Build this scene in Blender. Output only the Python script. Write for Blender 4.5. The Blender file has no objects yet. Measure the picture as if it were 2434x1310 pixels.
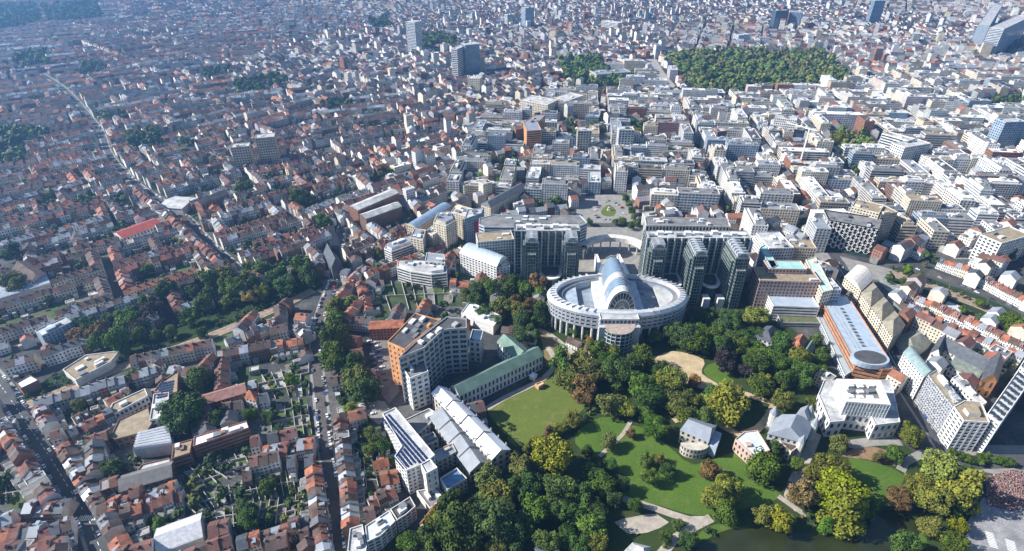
import bpy, math, random
import numpy as np
from mathutils import Vector, Matrix
R = random.Random(7)
SC = bpy.context.scene
COL = SC.collection
# ------------------------------------------------------------------ camera
F, CX, CY, CAMH, PITCH = 1370.0, 1217.0, 655.0, 330.0, math.radians(32.566)
cam = bpy.data.cameras.new("camera"); camo = bpy.data.objects.new("camera", cam); COL.objects.link(camo)
camo.location = (0, 0, CAMH); camo.rotation_euler = (math.pi/2-PITCH, 0, 0)
cam.sensor_width = 36.0; cam.lens = 36.0*F/2434.0; cam.clip_start = 1.0; cam.clip_end = 20000.0
SC.camera = camo
# ------------------------------------------------------------------ daylight
SUN_EL, SUN_AZ = math.radians(36.5), math.radians(-90)      # azimuth from +Y, clockwise
w = bpy.data.worlds.new("World"); SC.world = w; w.use_nodes = True
nt = w.node_tree; bg = nt.nodes["Background"]; sky = nt.nodes.new("ShaderNodeTexSky")
sky.sky_type = 'NISHITA'; sky.sun_disc = False; sky.sun_elevation = SUN_EL; sky.sun_rotation = SUN_AZ % (2*math.pi)
sky.air_density = 1.0; sky.dust_density = 0.6; sky.ozone_density = 3.0
nt.links.new(sky.outputs[0], bg.inputs[0]); bg.inputs[1].default_value = 0.08
sl = bpy.data.lights.new("sun", 'SUN'); sl.energy = 5.0; sl.angle = math.radians(0.5); sl.color = (1.0, 0.96, 0.9)
so = bpy.data.objects.new("sun", sl); COL.objects.link(so)
sd = Vector((math.sin(SUN_AZ)*math.cos(SUN_EL), math.cos(SUN_AZ)*math.cos(SUN_EL), math.sin(SUN_EL)))
so.rotation_euler = sd.to_track_quat('Z', 'Y').to_euler(); so.location = (-300, 200, 600)
SC.view_settings.view_transform = 'Standard'; SC.view_settings.look = 'None'
SC.view_settings.exposure = 1.0; SC.view_settings.gamma = 1.0; SC.view_settings.use_curve_mapping = False
SC.render.engine = 'CYCLES'
SC.cycles.max_bounces = 5; SC.cycles.diffuse_bounces = 2; SC.cycles.glossy_bounces = 2; SC.cycles.volume_bounces = 0
SC.cycles.transparent_max_bounces = 4; SC.cycles.caustics_reflective = False; SC.cycles.caustics_refractive = False
# ------------------------------------------------------------------ measuring: photo pixel -> place on the level z
CP, SP = math.cos(PITCH), math.sin(PITCH)
def at(px, py, z=0.0):
    u, v = (px-CX)/F, (py-CY)/F
    t = (z-CAMH)/(-SP-CP*v)
    return (u*t, (CP-SP*v)*t)
def proj(x, y, z=0.0):
    dz = z-CAMH; d = y*CP-dz*SP
    if d < 1: return (-9999, -9999, 1)
    return (CX+F*x/d, CY-F*(y*SP+dz*CP)/d, d)
def P(z, *pts): return [at(a, b, z) for a, b in pts]
def inview(x, y, z=0, m=60):
    a, b, d = proj(x, y, z); return -m < a < 2434+m and -m-30 < b < 1310+m
# ------------------------------------------------------------------ materials
def nodes(name):
    m = bpy.data.materials.new(name); m.use_nodes = True; t = m.node_tree
    return m, t, t.nodes["Principled BSDF"]
def N(t, k, **kw):
    n = t.nodes.new(k)
    for a, b in kw.items(): setattr(n, a, b)
    return n
def L(t, a, b): t.links.new(a, b)
def vary(t, col, amt, scale, detail=3, coord=None):
    """colour times a noise between 1-amt and 1+amt"""
    no = N(t, "ShaderNodeTexNoise"); no.inputs["Scale"].default_value = scale; no.inputs["Detail"].default_value = detail
    if coord is None:
        g = N(t, "ShaderNodeNewGeometry"); coord = g.outputs["Position"]
    L(t, coord, no.inputs["Vector"])
    mr = N(t, "ShaderNodeMapRange"); mr.inputs[1].default_value = .3; mr.inputs[2].default_value = .7
    mr.inputs[3].default_value = 1-amt; mr.inputs[4].default_value = 1+amt
    L(t, no.outputs["Fac"], mr.inputs[0])
    mx = N(t, "ShaderNodeVectorMath", operation='SCALE'); L(t, mr.outputs[0], mx.inputs["Scale"])
    if isinstance(col, tuple): mx.inputs[0].default_value = col
    else: L(t, col, mx.inputs[0])
    return mx.outputs[0]
MATS = {}
def mat(name, col, rough=.8, amt=.18, scale=.25, metal=0.0, spec=.3, bump=0):
    if name in MATS: return MATS[name]
    m, t, b = nodes(name)
    L(t, vary(t, vary(t, tuple(col), amt, scale), amt*.6, scale*7, 2), b.inputs["Base Color"])
    b.inputs["Roughness"].default_value = rough; b.inputs["Metallic"].default_value = metal
    b.inputs["Specular IOR Level"].default_value = spec
    MATS[name] = m; return m
def glassmat(name, col=(.03, .05, .07), rough=.12):
    if name in MATS: return MATS[name]
    m, t, b = nodes(name)
    L(t, vary(t, tuple(col), .45, .35, 1), b.inputs["Base Color"])
    b.inputs["Roughness"].default_value = rough; b.inputs["Specular IOR Level"].default_value = .6
    MATS[name] = m; return m
def math_(t, op, a, b=None):
    n = N(t, "ShaderNodeMath", operation=op)
    for i, x in enumerate((a, b)):
        if x is None: continue
        if isinstance(x, (int, float)): n.inputs[i].default_value = x
        else: L(t, x, n.inputs[i])
    return n.outputs[0]
def attrmat(name, windows, amt=.2, scale=.12, rough=.8):
    """colour from the face attribute Col; upright faces of far blocks get their windows as a pattern"""
    m, t, b = nodes(name)
    a = N(t, "ShaderNodeAttribute"); a.attribute_name = "Col"
    g = N(t, "ShaderNodeNewGeometry")
    c = vary(t, a.outputs["Color"], amt, scale, 3, g.outputs["Position"])
    c = vary(t, c, amt*.8, scale*6, 2, g.outputs["Position"])
    b.inputs["Roughness"].default_value = rough; b.inputs["Specular IOR Level"].default_value = .25
    if windows:
        sp, sn = N(t, "ShaderNodeSeparateXYZ"), N(t, "ShaderNodeSeparateXYZ")
        L(t, g.outputs["Position"], sp.inputs[0]); L(t, g.outputs["True Normal"], sn.inputs[0])
        u = math_(t, 'SUBTRACT', math_(t, 'MULTIPLY', sp.outputs[1], sn.outputs[0]), math_(t, 'MULTIPLY', sp.outputs[0], sn.outputs[1]))
        def band(x, per, lo, hi):
            f = math_(t, 'FRACT', math_(t, 'DIVIDE', x, per))
            return math_(t, 'MULTIPLY', math_(t, 'GREATER_THAN', f, lo), math_(t, 'LESS_THAN', f, hi))
        k = math_(t, 'MULTIPLY', band(u, 2.7, .28, .74), band(sp.outputs[2], 3.3, .3, .8))
        k = math_(t, 'MULTIPLY', k, math_(t, 'LESS_THAN', math_(t, 'ABSOLUTE', sn.outputs[2]), .3))
        k = math_(t, 'MULTIPLY', k, a.outputs["Alpha"])
        mx = N(t, "ShaderNodeMix", data_type='RGBA'); L(t, k, mx.inputs[0]); L(t, c, mx.inputs[6]); mx.inputs[7].default_value = (.035, .045, .06, 1)
        c = mx.outputs[2]
    L(t, c, b.inputs["Base Color"]); MATS[name] = m; return m
CITY = attrmat("far_block", True); SHEET = attrmat("ground_cover", False, .35, .09); PLAINATTR = attrmat("painted", False, .12, .3)
# ------------------------------------------------------------------ mesh helper
class MB:
    def __init__(s): s.v, s.f, s.m, s.c = [], [], [], []
    def face(s, pts, m=0, c=None):
        i = len(s.v); s.v.extend(pts); s.f.append(tuple(range(i, i+len(pts)))); s.m.append(m); s.c.append(c)
    def shell(s, vs, fs, m=0, c=None):
        i = len(s.v); s.v.extend(vs)
        for f in fs: s.f.append(tuple(i+k for k in f)); s.m.append(m); s.c.append(c)
    def box(s, x0, x1, y0, y1, z0, z1, m=0, c=None, bottom=False, top=None):
        v = [(x0, y0, z0), (x1, y0, z0), (x1, y1, z0), (x0, y1, z0), (x0, y0, z1), (x1, y0, z1), (x1, y1, z1), (x0, y1, z1)]
        f = [(0, 1, 5, 4), (1, 2, 6, 5), (2, 3, 7, 6), (3, 0, 4, 7), (4, 5, 6, 7)]
        if bottom: f.append((3, 2, 1, 0))
        s.shell(v, f, m, c)
    def obox(s, o, ux, uy, x0, x1, y0, y1, z0, z1, m=0, c=None):
        """box in a frame: origin o, unit axes ux, uy (2-D)"""
        q = lambda x, y, z: (o[0]+ux[0]*x+uy[0]*y, o[1]+ux[1]*x+uy[1]*y, z)
        v = [q(x0, y0, z0), q(x1, y0, z0), q(x1, y1, z0), q(x0, y1, z0), q(x0, y0, z1), q(x1, y0, z1), q(x1, y1, z1), q(x0, y1, z1)]
        s.shell(v, [(0, 1, 5, 4), (1, 2, 6, 5), (2, 3, 7, 6), (3, 0, 4, 7), (4, 5, 6, 7)], m, c)
    def prism(s, poly, z0, z1, m=0, top=True, mt=None, c=None):
        n = len(poly); v = [(x, y, z0) for x, y in poly]+[(x, y, z1) for x, y in poly]
        f = [(i, (i+1) % n, n+(i+1) % n, n+i) for i in range(n)]
        s.shell(v, f, m, c)
        if top: s.face([(x, y, z1) for x, y in poly], m if mt is None else mt, c)
    def mesh(s, name, mats):
        me = bpy.data.meshes.new(name); me.from_pydata(s.v, [], s.f)
        for q in mats: me.materials.append(q)
        if len(mats) > 1: me.polygons.foreach_set("material_index", s.m)
        if any(c is not None for c in s.c):
            at_ = me.attributes.new("Col", 'FLOAT_COLOR', 'FACE')
            at_.data.foreach_set("color", np.array([(c if c is not None else (.5, .5, .5, 0)) if c is None or len(c) == 4 else (*c, 0.0) for c in s.c], dtype=np.float32).ravel())
        me.update(); return me
    def build(s, name, mats, parent=None, kind=None, loc=None):
        if not isinstance(mats, (list, tuple)): mats = [mats]
        if loc is not None:
            s.v = [(x-loc[0], y-loc[1], z-loc[2]) for x, y, z in s.v]
        return link(name, s.mesh(name, mats), parent, kind)
def link(name, me, parent=None, kind=None):
    o = bpy.data.objects.new(name, me); COL.objects.link(o)
    if parent is not None: o.parent = parent
    if kind: o["kind"] = kind
    return o
LABELS = set()
def tag(o, label, cat, group=None):
    if label in LABELS: print("DUP LABEL", label)
    LABELS.add(label); o["label"] = label; o["category"] = cat
    if group: o["group"] = group
    return o
def empty(name, loc, label, cat, group=None, rz=0):
    o = bpy.data.objects.new(name, None); COL.objects.link(o); o.location = (loc[0], loc[1], loc[2] if len(loc) > 2 else 0); o.rotation_euler = (0, 0, rz)
    o.empty_display_size = 3
    return tag(o, label, cat, group)
ORD = "zeroth first second third fourth fifth sixth seventh eighth ninth tenth eleventh twelfth thirteenth fourteenth fifteenth sixteenth seventeenth eighteenth nineteenth twentieth".split()
def ordn(i):
    if i <= 20: return ORD[i]
    t, u = divmod(i, 10); tens = ["", "", "twenty", "thirty", "forty", "fifty", "sixty"][t]
    return tens+"-"+ORD[u] if u else {20: "twentieth", 30: "thirtieth", 40: "fortieth", 50: "fiftieth"}[i]
# ------------------------------------------------------------------ occupancy of the ground, 2 m cells
OX, OY, OC = -2500.0, 100.0, 2.0
OCC = np.zeros((1460, 2500), dtype=bool)
def inpoly(X, Y, poly):
    r = np.zeros(X.shape, bool); n = len(poly)
    for i in range(n):
        x0, y0 = poly[i]; x1, y1 = poly[(i+1) % n]
        if y0 == y1: continue
        r ^= ((y0 > Y) != (y1 > Y)) & (X < (x1-x0)*(Y-y0)/(y1-y0)+x0)
    return r
def cells(poly):
    xs = [p[0] for p in poly]; ys = [p[1] for p in poly]
    i0, i1 = max(0, int((min(xs)-OX)/OC)), min(OCC.shape[1]-1, int((max(xs)-OX)/OC)+1)
    j0, j1 = max(0, int((min(ys)-OY)/OC)), min(OCC.shape[0]-1, int((max(ys)-OY)/OC)+1)
    if i1 <= i0 or j1 <= j0: return None
    X, Y = np.meshgrid(OX+(np.arange(i0, i1)+.5)*OC, OY+(np.arange(j0, j1)+.5)*OC)
    return (slice(j0, j1), slice(i0, i1)), inpoly(X, Y, poly)
def occupy(poly):
    c = cells(poly)
    if c: OCC[c[0]] |= c[1]
def taken(poly):
    c = cells(poly)
    if not c: return 1.0
    n = c[1].sum()
    return 0.0 if n == 0 else float((OCC[c[0]] & c[1]).sum())/n
def rectat(cx, cy, a, w, d):
    ux, uy = (math.cos(a), math.sin(a)), (-math.sin(a), math.cos(a))
    return [(cx+ux[0]*x+uy[0]*y, cy+ux[1]*x+uy[1]*y) for x, y in ((-w/2, -d/2), (w/2, -d/2), (w/2, d/2), (-w/2, d/2))]
def strip(pts, wid):
    """outline of a band of width wid along a polyline"""
    l, r = [], []
    for i, p in enumerate(pts):
        a = pts[max(i-1, 0)]; b = pts[min(i+1, len(pts)-1)]
        dx, dy = b[0]-a[0], b[1]-a[1]; n = math.hypot(dx, dy) or 1
        l.append((p[0]-dy/n*wid/2, p[1]+dx/n*wid/2)); r.append((p[0]+dy/n*wid/2, p[1]-dx/n*wid/2))
    return l, r
def dense(pts, step=15):
    """a polyline rounded by Catmull-Rom"""
    out = []
    for i in range(len(pts)-1):
        p0, p1, p2, p3 = pts[max(i-1, 0)], pts[i], pts[i+1], pts[min(i+2, len(pts)-1)]
        n = max(1, int(math.hypot(p2[0]-p1[0], p2[1]-p1[1])/step))
        for k in range(n):
            t = k/n
            out.append(tuple(.5*(2*p1[j]+(p2[j]-p0[j])*t+(2*p0[j]-5*p1[j]+4*p2[j]-p3[j])*t*t+(3*p1[j]-p0[j]-3*p2[j]+p3[j])*t**3) for j in (0, 1)))
    out.append(pts[-1]); return out
def loop(pts, step=6):
    n = len(pts); q = dense([pts[-1]]+pts+[pts[0], pts[1]], step)
    # keep the part between the first and the second visit of pts[0]
    i0 = min(range(len(q)), key=lambda i: math.hypot(q[i][0]-pts[0][0], q[i][1]-pts[0][1]) + (0 if i < len(q)/2 else 1e6))
    i1 = min(range(len(q)), key=lambda i: math.hypot(q[i][0]-pts[0][0], q[i][1]-pts[0][1]) + (0 if i > len(q)/2 else 1e6))
    return q[i0:i1]
def ccw(p):
    a = sum(p[i][0]*p[(i+1) % len(p)][1]-p[(i+1) % len(p)][0]*p[i][1] for i in range(len(p)))
    return list(p) if a > 0 else list(reversed(p))
def inset(p, d):
    n = len(p); out = []
    for i in range(n):
        a, b, c = p[i-1], p[i], p[(i+1) % n]
        e0 = (b[0]-a[0], b[1]-a[1]); e1 = (c[0]-b[0], c[1]-b[1])
        l0, l1 = math.hypot(*e0) or 1, math.hypot(*e1) or 1
        n0 = (-e0[1]/l0, e0[0]/l0); n1 = (-e1[1]/l1, e1[0]/l1)
        k = 1+n0[0]*n1[0]+n0[1]*n1[1]
        k = max(k, .35)
        out.append((b[0]+d*(n0[0]+n1[0])/k, b[1]+d*(n0[1]+n1[1])/k))
    return out
# ------------------------------------------------------------------ ground, water, streets
def sheet(name, polys, z, m, label=None, occ=True, kind="structure"):
    mb = MB()
    for p in polys:
        p = ccw(p); mb.face([(x, y, z) for x, y in p])
        if occ: occupy(p)
    o = mb.build(name, m); o["kind"] = kind
    if label: o["label"] = label
    return o
def way(name, pts, wid, z, m, occ=True, label=None, smooth=True):
    q = dense(pts, 8) if smooth else pts
    l, r = strip(q, wid); mb = MB()
    for i in range(len(q)-1):
        mb.face([(*r[i], z), (*r[i+1], z), (*l[i+1], z), (*l[i], z)])
        if occ: occupy([r[i], r[i+1], l[i+1], l[i]])
    o = mb.build(name, m); o["kind"] = "structure"
    if label: o["label"] = label
    return o
def groundmat():
    m, t, b = nodes("city_ground")
    g = N(t, "ShaderNodeNewGeometry"); no = N(t, "ShaderNodeTexNoise"); no.inputs["Scale"].default_value = .035; no.inputs["Detail"].default_value = 6
    L(t, g.outputs["Position"], no.inputs["Vector"]); r = N(t, "ShaderNodeValToRGB"); e = r.color_ramp.elements
    e[0].position = .3; e[0].color = (.035, .038, .042, 1); e[1].position = .72; e[1].color = (.12, .115, .105, 1)
    x = e.new(.5); x.color = (.06, .062, .062, 1)
    L(t, no.outputs["Fac"], r.inputs[0]); L(t, vary(t, r.outputs[0], .3, .4, 4, g.outputs["Position"]), b.inputs["Base Color"])
    b.inputs["Roughness"].default_value = .9; b.inputs["Specular IOR Level"].default_value = .2
    return m
def lawnmat(name, c1, c2, dry=(.13, .12, .05), amt=.35, sc=.035):
    m, t, b = nodes(name); g = N(t, "ShaderNodeNewGeometry")
    n1 = N(t, "ShaderNodeTexNoise"); n1.inputs["Scale"].default_value = sc; n1.inputs["Detail"].default_value = 5
    n2 = N(t, "ShaderNodeTexNoise"); n2.inputs["Scale"].default_value = sc*2.3; n2.inputs["Detail"].default_value = 6
    L(t, g.outputs["Position"], n1.inputs["Vector"]); L(t, g.outputs["Position"], n2.inputs["Vector"])
    a = N(t, "ShaderNodeMix", data_type='RGBA'); a.inputs[6].default_value = (*c1, 1); a.inputs[7].default_value = (*c2, 1); L(t, n1.outputs["Fac"], a.inputs[0])
    mr = N(t, "ShaderNodeMapRange"); mr.inputs[1].default_value = .55; mr.inputs[2].default_value = .75; mr.inputs[4].default_value = amt; L(t, n2.outputs["Fac"], mr.inputs[0])
    d = N(t, "ShaderNodeMix", data_type='RGBA'); L(t, mr.outputs[0], d.inputs[0]); L(t, a.outputs[2], d.inputs[6]); d.inputs[7].default_value = (*dry, 1)
    L(t, vary(t, d.outputs[2], .18, .8, 4, g.outputs["Position"]), b.inputs["Base Color"]); b.inputs["Roughness"].default_value = .9; b.inputs["Specular IOR Level"].default_value = .15
    return m
GROUND = groundmat()
mb = MB(); mb.face([(-9000, -1500, 0), (9000, -1500, 0), (9000, 12000, 0), (-9000, 12000, 0)]); mb.build("ground", GROUND, kind="structure")
ASPH = mat("asphalt", (.062, .064, .068), .85, .2, .08); PAVE = mat("pavement", (.24, .23, .21), .85, .18, .15)
COBB = mat("cobbled", (.085, .075, .07), .85, .25, .3); SAND = mat("sand", (.42, .33, .2), .95, .2, .12); GRAVEL = mat("gravel_path", (.34, .3, .25), .95, .2, .2)
DIRT = mat("dirt", (.22, .14, .08), .95, .25, .12); WHITEP = mat("road_paint", (.75, .75, .72), .7, .1, .5)
GRASS = lawnmat("grass", (.04, .09, .012), (.095, .155, .022), (.17, .15, .06), .55, .05)
GRASSDRY = lawnmat("grass_dry", (.075, .11, .02), (.125, .15, .03), (.22, .18, .07), .75, .05)
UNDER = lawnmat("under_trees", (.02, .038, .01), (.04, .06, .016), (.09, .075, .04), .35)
ROUGH = lawnmat("rough_grass", (.016, .035, .012), (.03, .055, .016), (.07, .07, .03), .4)  # deep tree shade over the railway cutting is put into this dark green
DRYLAWN = lawnmat("worn_lawn", (.16, .13, .05), (.2, .15, .07), (.25, .19, .1), .4)
PARK = P(0, (1150, 990), (1212, 1115), (1120, 1160), (1075, 1210), (985, 1310), (1000, 1350), (2300, 1350), (2330, 1240), (2330, 1130), (2180, 1080), (2135, 1045), (1960, 1015),
         (1935, 930), (1945, 880), (1905, 800), (1840, 745), (1760, 725), (1650, 745), (1605, 790), (1520, 832), (1440, 836), (1380, 795), (1310, 770), (1270, 735), (1110, 730), (1190, 775), (1262, 790), (1295, 870))
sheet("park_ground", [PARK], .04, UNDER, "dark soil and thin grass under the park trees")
LAWNS = [("lawn", GRASSDRY, "broad sunlit lawn between the white-roofed wing and the park trees", [(1158, 975), (1200, 950), (1285, 908), (1345, 902), (1395, 945), (1385, 975), (1330, 1012), (1262, 1050), (1225, 1062), (1190, 1020)]),
         ("lawn", GRASS, "green lawn crossed by a narrow path", [(1365, 1035), (1430, 992), (1492, 1008), (1480, 1050), (1425, 1088), (1385, 1072)]),
         ("lawn", GRASS, "sloping lawn below the pale library", [(1432, 1092), (1505, 1012), (1600, 1070), (1650, 1105), (1760, 1075), (1800, 1140), (1860, 1180), (1680, 1225), (1560, 1200), (1480, 1180), (1500, 1140)]),
         ("lawn", GRASS, "bright lawn between the mansion path and the big plane trees", [(1998, 1100), (2040, 1090), (2120, 1113), (2150, 1130), (2130, 1170), (2080, 1200), (2010, 1160)]),
         ("lawn", GRASS, "bright bank of grass along the pond", [(1640, 1290), (1690, 1250), (1760, 1240), (1740, 1258), (1690, 1276), (1655, 1305)]),
         ("lawn", GRASS, "small bright green islet of grass beside the pond", [(2175, 1275), (2200, 1262), (2205, 1300), (2180, 1315)]),
         ("lawn", GRASS, "oval lawn inside the sandy loop", [(1672, 880), (1700, 862), (1738, 880), (1742, 908), (1700, 914)]),
         ("lawn", DRYLAWN, "dry brown lawn below the glass hemicycle", [(1285, 790), (1305, 795), (1362, 838), (1340, 872), (1300, 872), (1292, 830)])]
for i, (n, m, lb, q) in enumerate(LAWNS): sheet(n, [loop(P(0, *q))], .14+.01*i, m, lb)
sheet("bare_soil", [loop(P(0, (2000, 1085), (2050, 1062), (2110, 1072), (2128, 1108), (2060, 1092)))], .25, DIRT, "bare brown slope in front of the museum mansion")
sheet("sand_court", [loop(P(0, (1555, 855), (1600, 835), (1672, 855), (1668, 888), (1710, 918), (1650, 922), (1575, 885)))], .24, SAND, "pale sandy court among the park trees")
sheet("sand_court", [loop(P(0, (1460, 1242), (1510, 1228), (1560, 1222), (1590, 1242), (1540, 1266), (1490, 1268)))], .24, GRAVEL, "pale gravel clearing by the lower path")
WALKS = [([(1275, 782), (1310, 798), (1362, 840)], 5, GRAVEL), ([(1158, 972), (1200, 946), (1292, 900), (1320, 860), (1300, 825)], 5, GRAVEL), ([(1425, 1085), (1478, 1035), (1500, 1000)], 3, GRAVEL),
         ([(1480, 1185), (1560, 1210), (1640, 1236), (1690, 1235)], 5, GRAVEL), ([(1690, 1232), (1650, 1252), (1600, 1285), (1570, 1320)], 6, GRAVEL), ([(1850, 1180), (1885, 1205), (1930, 1235), (1960, 1245)], 4, GRAVEL),
         ([(1880, 1150), (1870, 1180), (1895, 1215)], 4, GRAVEL), ([(1600, 1000), (1640, 985), (1700, 1003), (1760, 1035), (1800, 1020), (1830, 985), (1838, 960), (1795, 945), (1710, 918)], 6, SAND),
         ([(1940, 1030), (1925, 1070), (1905, 1110), (1885, 1150)], 7, GRAVEL), ([(2200, 1075), (2150, 1100), (2140, 1120)], 6, PAVE), ([(1960, 1012), (2000, 1055), (2080, 1050), (2140, 1050)], 8, PAVE)]
for i, (q, wd, m) in enumerate(WALKS): way("path", P(0, *q), wd, .3+.01*i, m)
def watermat():
    m, t, b = nodes("pond_water"); b.inputs["Base Color"].default_value = (.02, .028, .01, 1); b.inputs["Roughness"].default_value = .07; b.inputs["Specular IOR Level"].default_value = .5
    no = N(t, "ShaderNodeTexNoise"); no.inputs["Scale"].default_value = .7; g = N(t, "ShaderNodeNewGeometry"); L(t, g.outputs["Position"], no.inputs["Vector"])
    bp = N(t, "ShaderNodeBump"); bp.inputs["Strength"].default_value = .12; L(t, no.outputs["Fac"], bp.inputs["Height"]); L(t, bp.outputs[0], b.inputs["Normal"])
    L(t, vary(t, (.024, .03, .01), .35, .04, 3, g.outputs["Position"]), b.inputs["Base Color"]); return m
sheet("pond", [loop(P(0, (1630, 1330), (1680, 1282), (1735, 1258), (1800, 1254), (1880, 1264), (1960, 1272), (2030, 1262), (2072, 1232), (2110, 1213), (2160, 1225), (2186, 1252), (2180, 1285), (2140, 1330), (1900, 1370)))], .34, watermat(), "brown-green park pond")
# squares
sheet("square", [loop(P(0, (1388, 470), (1492, 468), (1512, 522), (1382, 524)))], .05, PAVE, "paved square around the round lawn")
sheet("lawn", [loop(P(0, (1430, 500), (1447, 487), (1463, 499), (1461, 511), (1447, 515), (1432, 511)), 3)], .12, GRASSDRY, "small oval lawn in the middle of the paved square")
sheet("esplanade", [P(0, (1330, 540), (1560, 540), (1580, 690), (1560, 735), (1340, 735), (1270, 700))], .05, PAVE, "paved esplanade between the glass wings")
sheet("square", [P(0, (2335, 1185), (2470, 1150), (2560, 1400), (2280, 1400), (2300, 1240))], .06, mat("plaza", (.25, .245, .25), .85, .3, .12), "pale grey square beside the park trees")
sheet("pavement", [P(0, (2200, 1070), (2240, 1055), (2470, 1060), (2470, 1150), (2330, 1120), (2190, 1090))], .05, PAVE, "pavement in front of the apartment block")
sheet("station_square", [P(0, (1880, 610), (1960, 600), (2120, 640), (2130, 660), (2080, 665), (1960, 640))], .05, PAVE, "grey square in front of the white net facade")
sheet("parking_court", [P(0, (880, 790), (925, 800), (950, 930), (925, 960), (900, 930), (885, 850))], .05, mat("court", (.16, .15, .14), .85, .25, .2), "car park beside the orange museum wall")
sheet("parking_court", [P(0, (860, 945), (915, 955), (935, 985), (900, 1010), (870, 985))], .055, PAVE, "small parking court above the solar roof")
# railway cutting
CUT = P(0, (35, 955), (110, 900), (250, 838), (350, 792), (440, 762), (560, 705), (640, 680), (745, 655), (770, 678), (690, 735), (560, 788), (440, 828), (300, 882), (80, 968))
sheet("railway_cutting", [ccw(CUT)], .05, ROUGH, "grassy railway cutting, darkened in colour for its tree shade")
BALL = mat("ballast", (.3, .225, .165), .95, .3, .4); RAILM = mat("rail", (.2, .18, .17), .4, .1, 1, .8)
def railway(pts, n, label, wid):
    q = dense(pts, 10); way("railway_bed", pts, wid, .2, BALL, True, label); mb = MB()
    for k in range(n*2):
        off = (k-n+.5)*1.435 + ((k//2)-(n-1)/2)*2.2
        l, r = strip(q, 2*abs(off)); line = l if off > 0 else r
        a, b = strip(line, .16)
        for i in range(len(q)-1): mb.face([(*b[i], .38), (*b[i+1], .38), (*a[i+1], .38), (*a[i], .38)])
    mb.build("railway_tracks", RAILM, kind="structure")
railway(P(0, (60, 965), (150, 930), (300, 868), (430, 825), (560, 775), (680, 722), (745, 690)), 2, "railway bed in the shaded cutting", 11)
for off, lb in ((13, "bushy upper bank of the terrace railway"), (-13, "bushy lower bank of the terrace railway")):
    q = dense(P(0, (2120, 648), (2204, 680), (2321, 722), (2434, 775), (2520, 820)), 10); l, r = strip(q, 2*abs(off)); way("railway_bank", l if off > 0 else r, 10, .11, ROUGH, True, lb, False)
railway(P(0, (2120, 648), (2204, 680), (2321, 722), (2434, 775), (2520, 820)), 3, "railway bed between the white terraces", 17)
# streets
S1 = P(0, (94, 172), (158, 216), (232, 303), (260, 367), (320, 435), (431, 509), (500, 580), (590, 660))
S2 = P(0, (-60, 850), (0, 915), (65, 1009), (111, 1075), (165, 1162), (212, 1238), (250, 1340))
S3 = P(0, (812, 540), (806, 600), (795, 660), (768, 730), (752, 800), (752, 860), (762, 950), (772, 1050), (788, 1150), (800, 1250), (806, 1340))
SB = P(0, (2290, 1120), (2228, 1022), (2170, 935), (2125, 862), (2062, 740), (2015, 670), (1985, 620))
for q, wd, lb in ((S1, 12, "long straight residential street with one sunny side"), (S2, 14.5, "wide shaded avenue"), (S3, 12, "cobbled street running down past the park"), (SB, 22, "dark dual carriageway past the white museum mansion")):
    way("road", q, wd-4, .12, COBB if "cobbled" in lb else ASPH, True, lb); way("pavement", q, wd, .08, PAVE, True)
way("road", P(0, (105, 1258), (180, 1242), (243, 1238), (262, 1230)), 7, .1, ASPH, True, "side street crossing the wide avenue")
way("road", P(0, (150, 1040), (262, 1000), (335, 945), (440, 880), (560, 830), (660, 790), (735, 748)), 7, .1, ASPH, True, "narrow street between the brick terraces")
way("road", P(0, (2100, 690), (2180, 738), (2260, 775), (2340, 815), (2440, 860)), 7, .1, ASPH, True, "street between the two orange-roofed terraces")
way("road", P(0, (2130, 625), (2200, 655), (2300, 690), (2450, 755)), 5, .1, ASPH, True, "street behind the railway terraces")
way("road", P(0, (790, 660), (900, 640), (960, 610), (1040, 560), (1120, 540), (1180, 545)), 8, .1, ASPH, True, "curving street below the balcony apartments")
way("road", P(0, (2290, 1100), (2440, 1095), (2500, 1095)), 12, .1, ASPH, True, "street at the foot of the apartment slabs")
def zebra(a, b, n, wid, ln):
    mb = MB(); dx, dy = b[0]-a[0], b[1]-a[1]; l = math.hypot(dx, dy); ux, uy = (dx/l, dy/l), (-dy/l, dx/l)
    for i in range(n):
        x = l*(i+.25)/n; q = [(a[0]+ux[0]*u+uy[0]*v, a[1]+ux[1]*u+uy[1]*v) for u, v in ((x, 0), (x+l/n*.5, 0), (x+l/n*.5, ln), (x, ln))]
        mb.face([(*p, .2) for p in q])
    mb.build("zebra_crossing", WHITEP, kind="structure")
zebra(at(182, 1240), at(240, 1236), 12, 1, 4); zebra(at(2340, 1262), at(2352, 1300), 10, 1, 4.5); zebra(at(2388, 1280), at(2400, 1330), 12, 1, 5)
# wooded parks far out are kept free
BIGPARK = P(0, (1580, 142), (1700, 137), (1945, 133), (1975, 160), (2022, 206), (1850, 222), (1650, 236), (1625, 205)); PALPARK = P(0, (1330, 155), (1420, 140), (1440, 178), (1505, 188), (1500, 212), (1420, 212), (1345, 195))
SQUAREW = P(0, (1950, 345), (2000, 320), (2070, 335), (2092, 362), (2030, 372), (1965, 368))
for p in (BIGPARK, PALPARK, SQUAREW): occupy(p)
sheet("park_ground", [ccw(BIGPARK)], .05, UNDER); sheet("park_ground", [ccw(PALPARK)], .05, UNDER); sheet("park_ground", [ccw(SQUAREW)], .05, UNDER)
way("road", P(0, (1544, 140), (1562, 172), (1590, 208)), 34, .12, mat("boulevard", (.3, .27, .25), .85, .15, .1), True, "broad boulevard beside the big park")
SPORT = P(0, (-20, 305), (22, 303), (25, 318), (-20, 322)); sheet("lawn", [ccw(SPORT)], .1, GRASS, "bright green sports field at the left border")
MEADOW = P(0, (1340, 212), (1420, 205), (1480, 215), (1430, 226), (1360, 222)); sheet("lawn", [ccw(MEADOW)], .1, GRASS, "green meadow behind the cream apartments")

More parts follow.
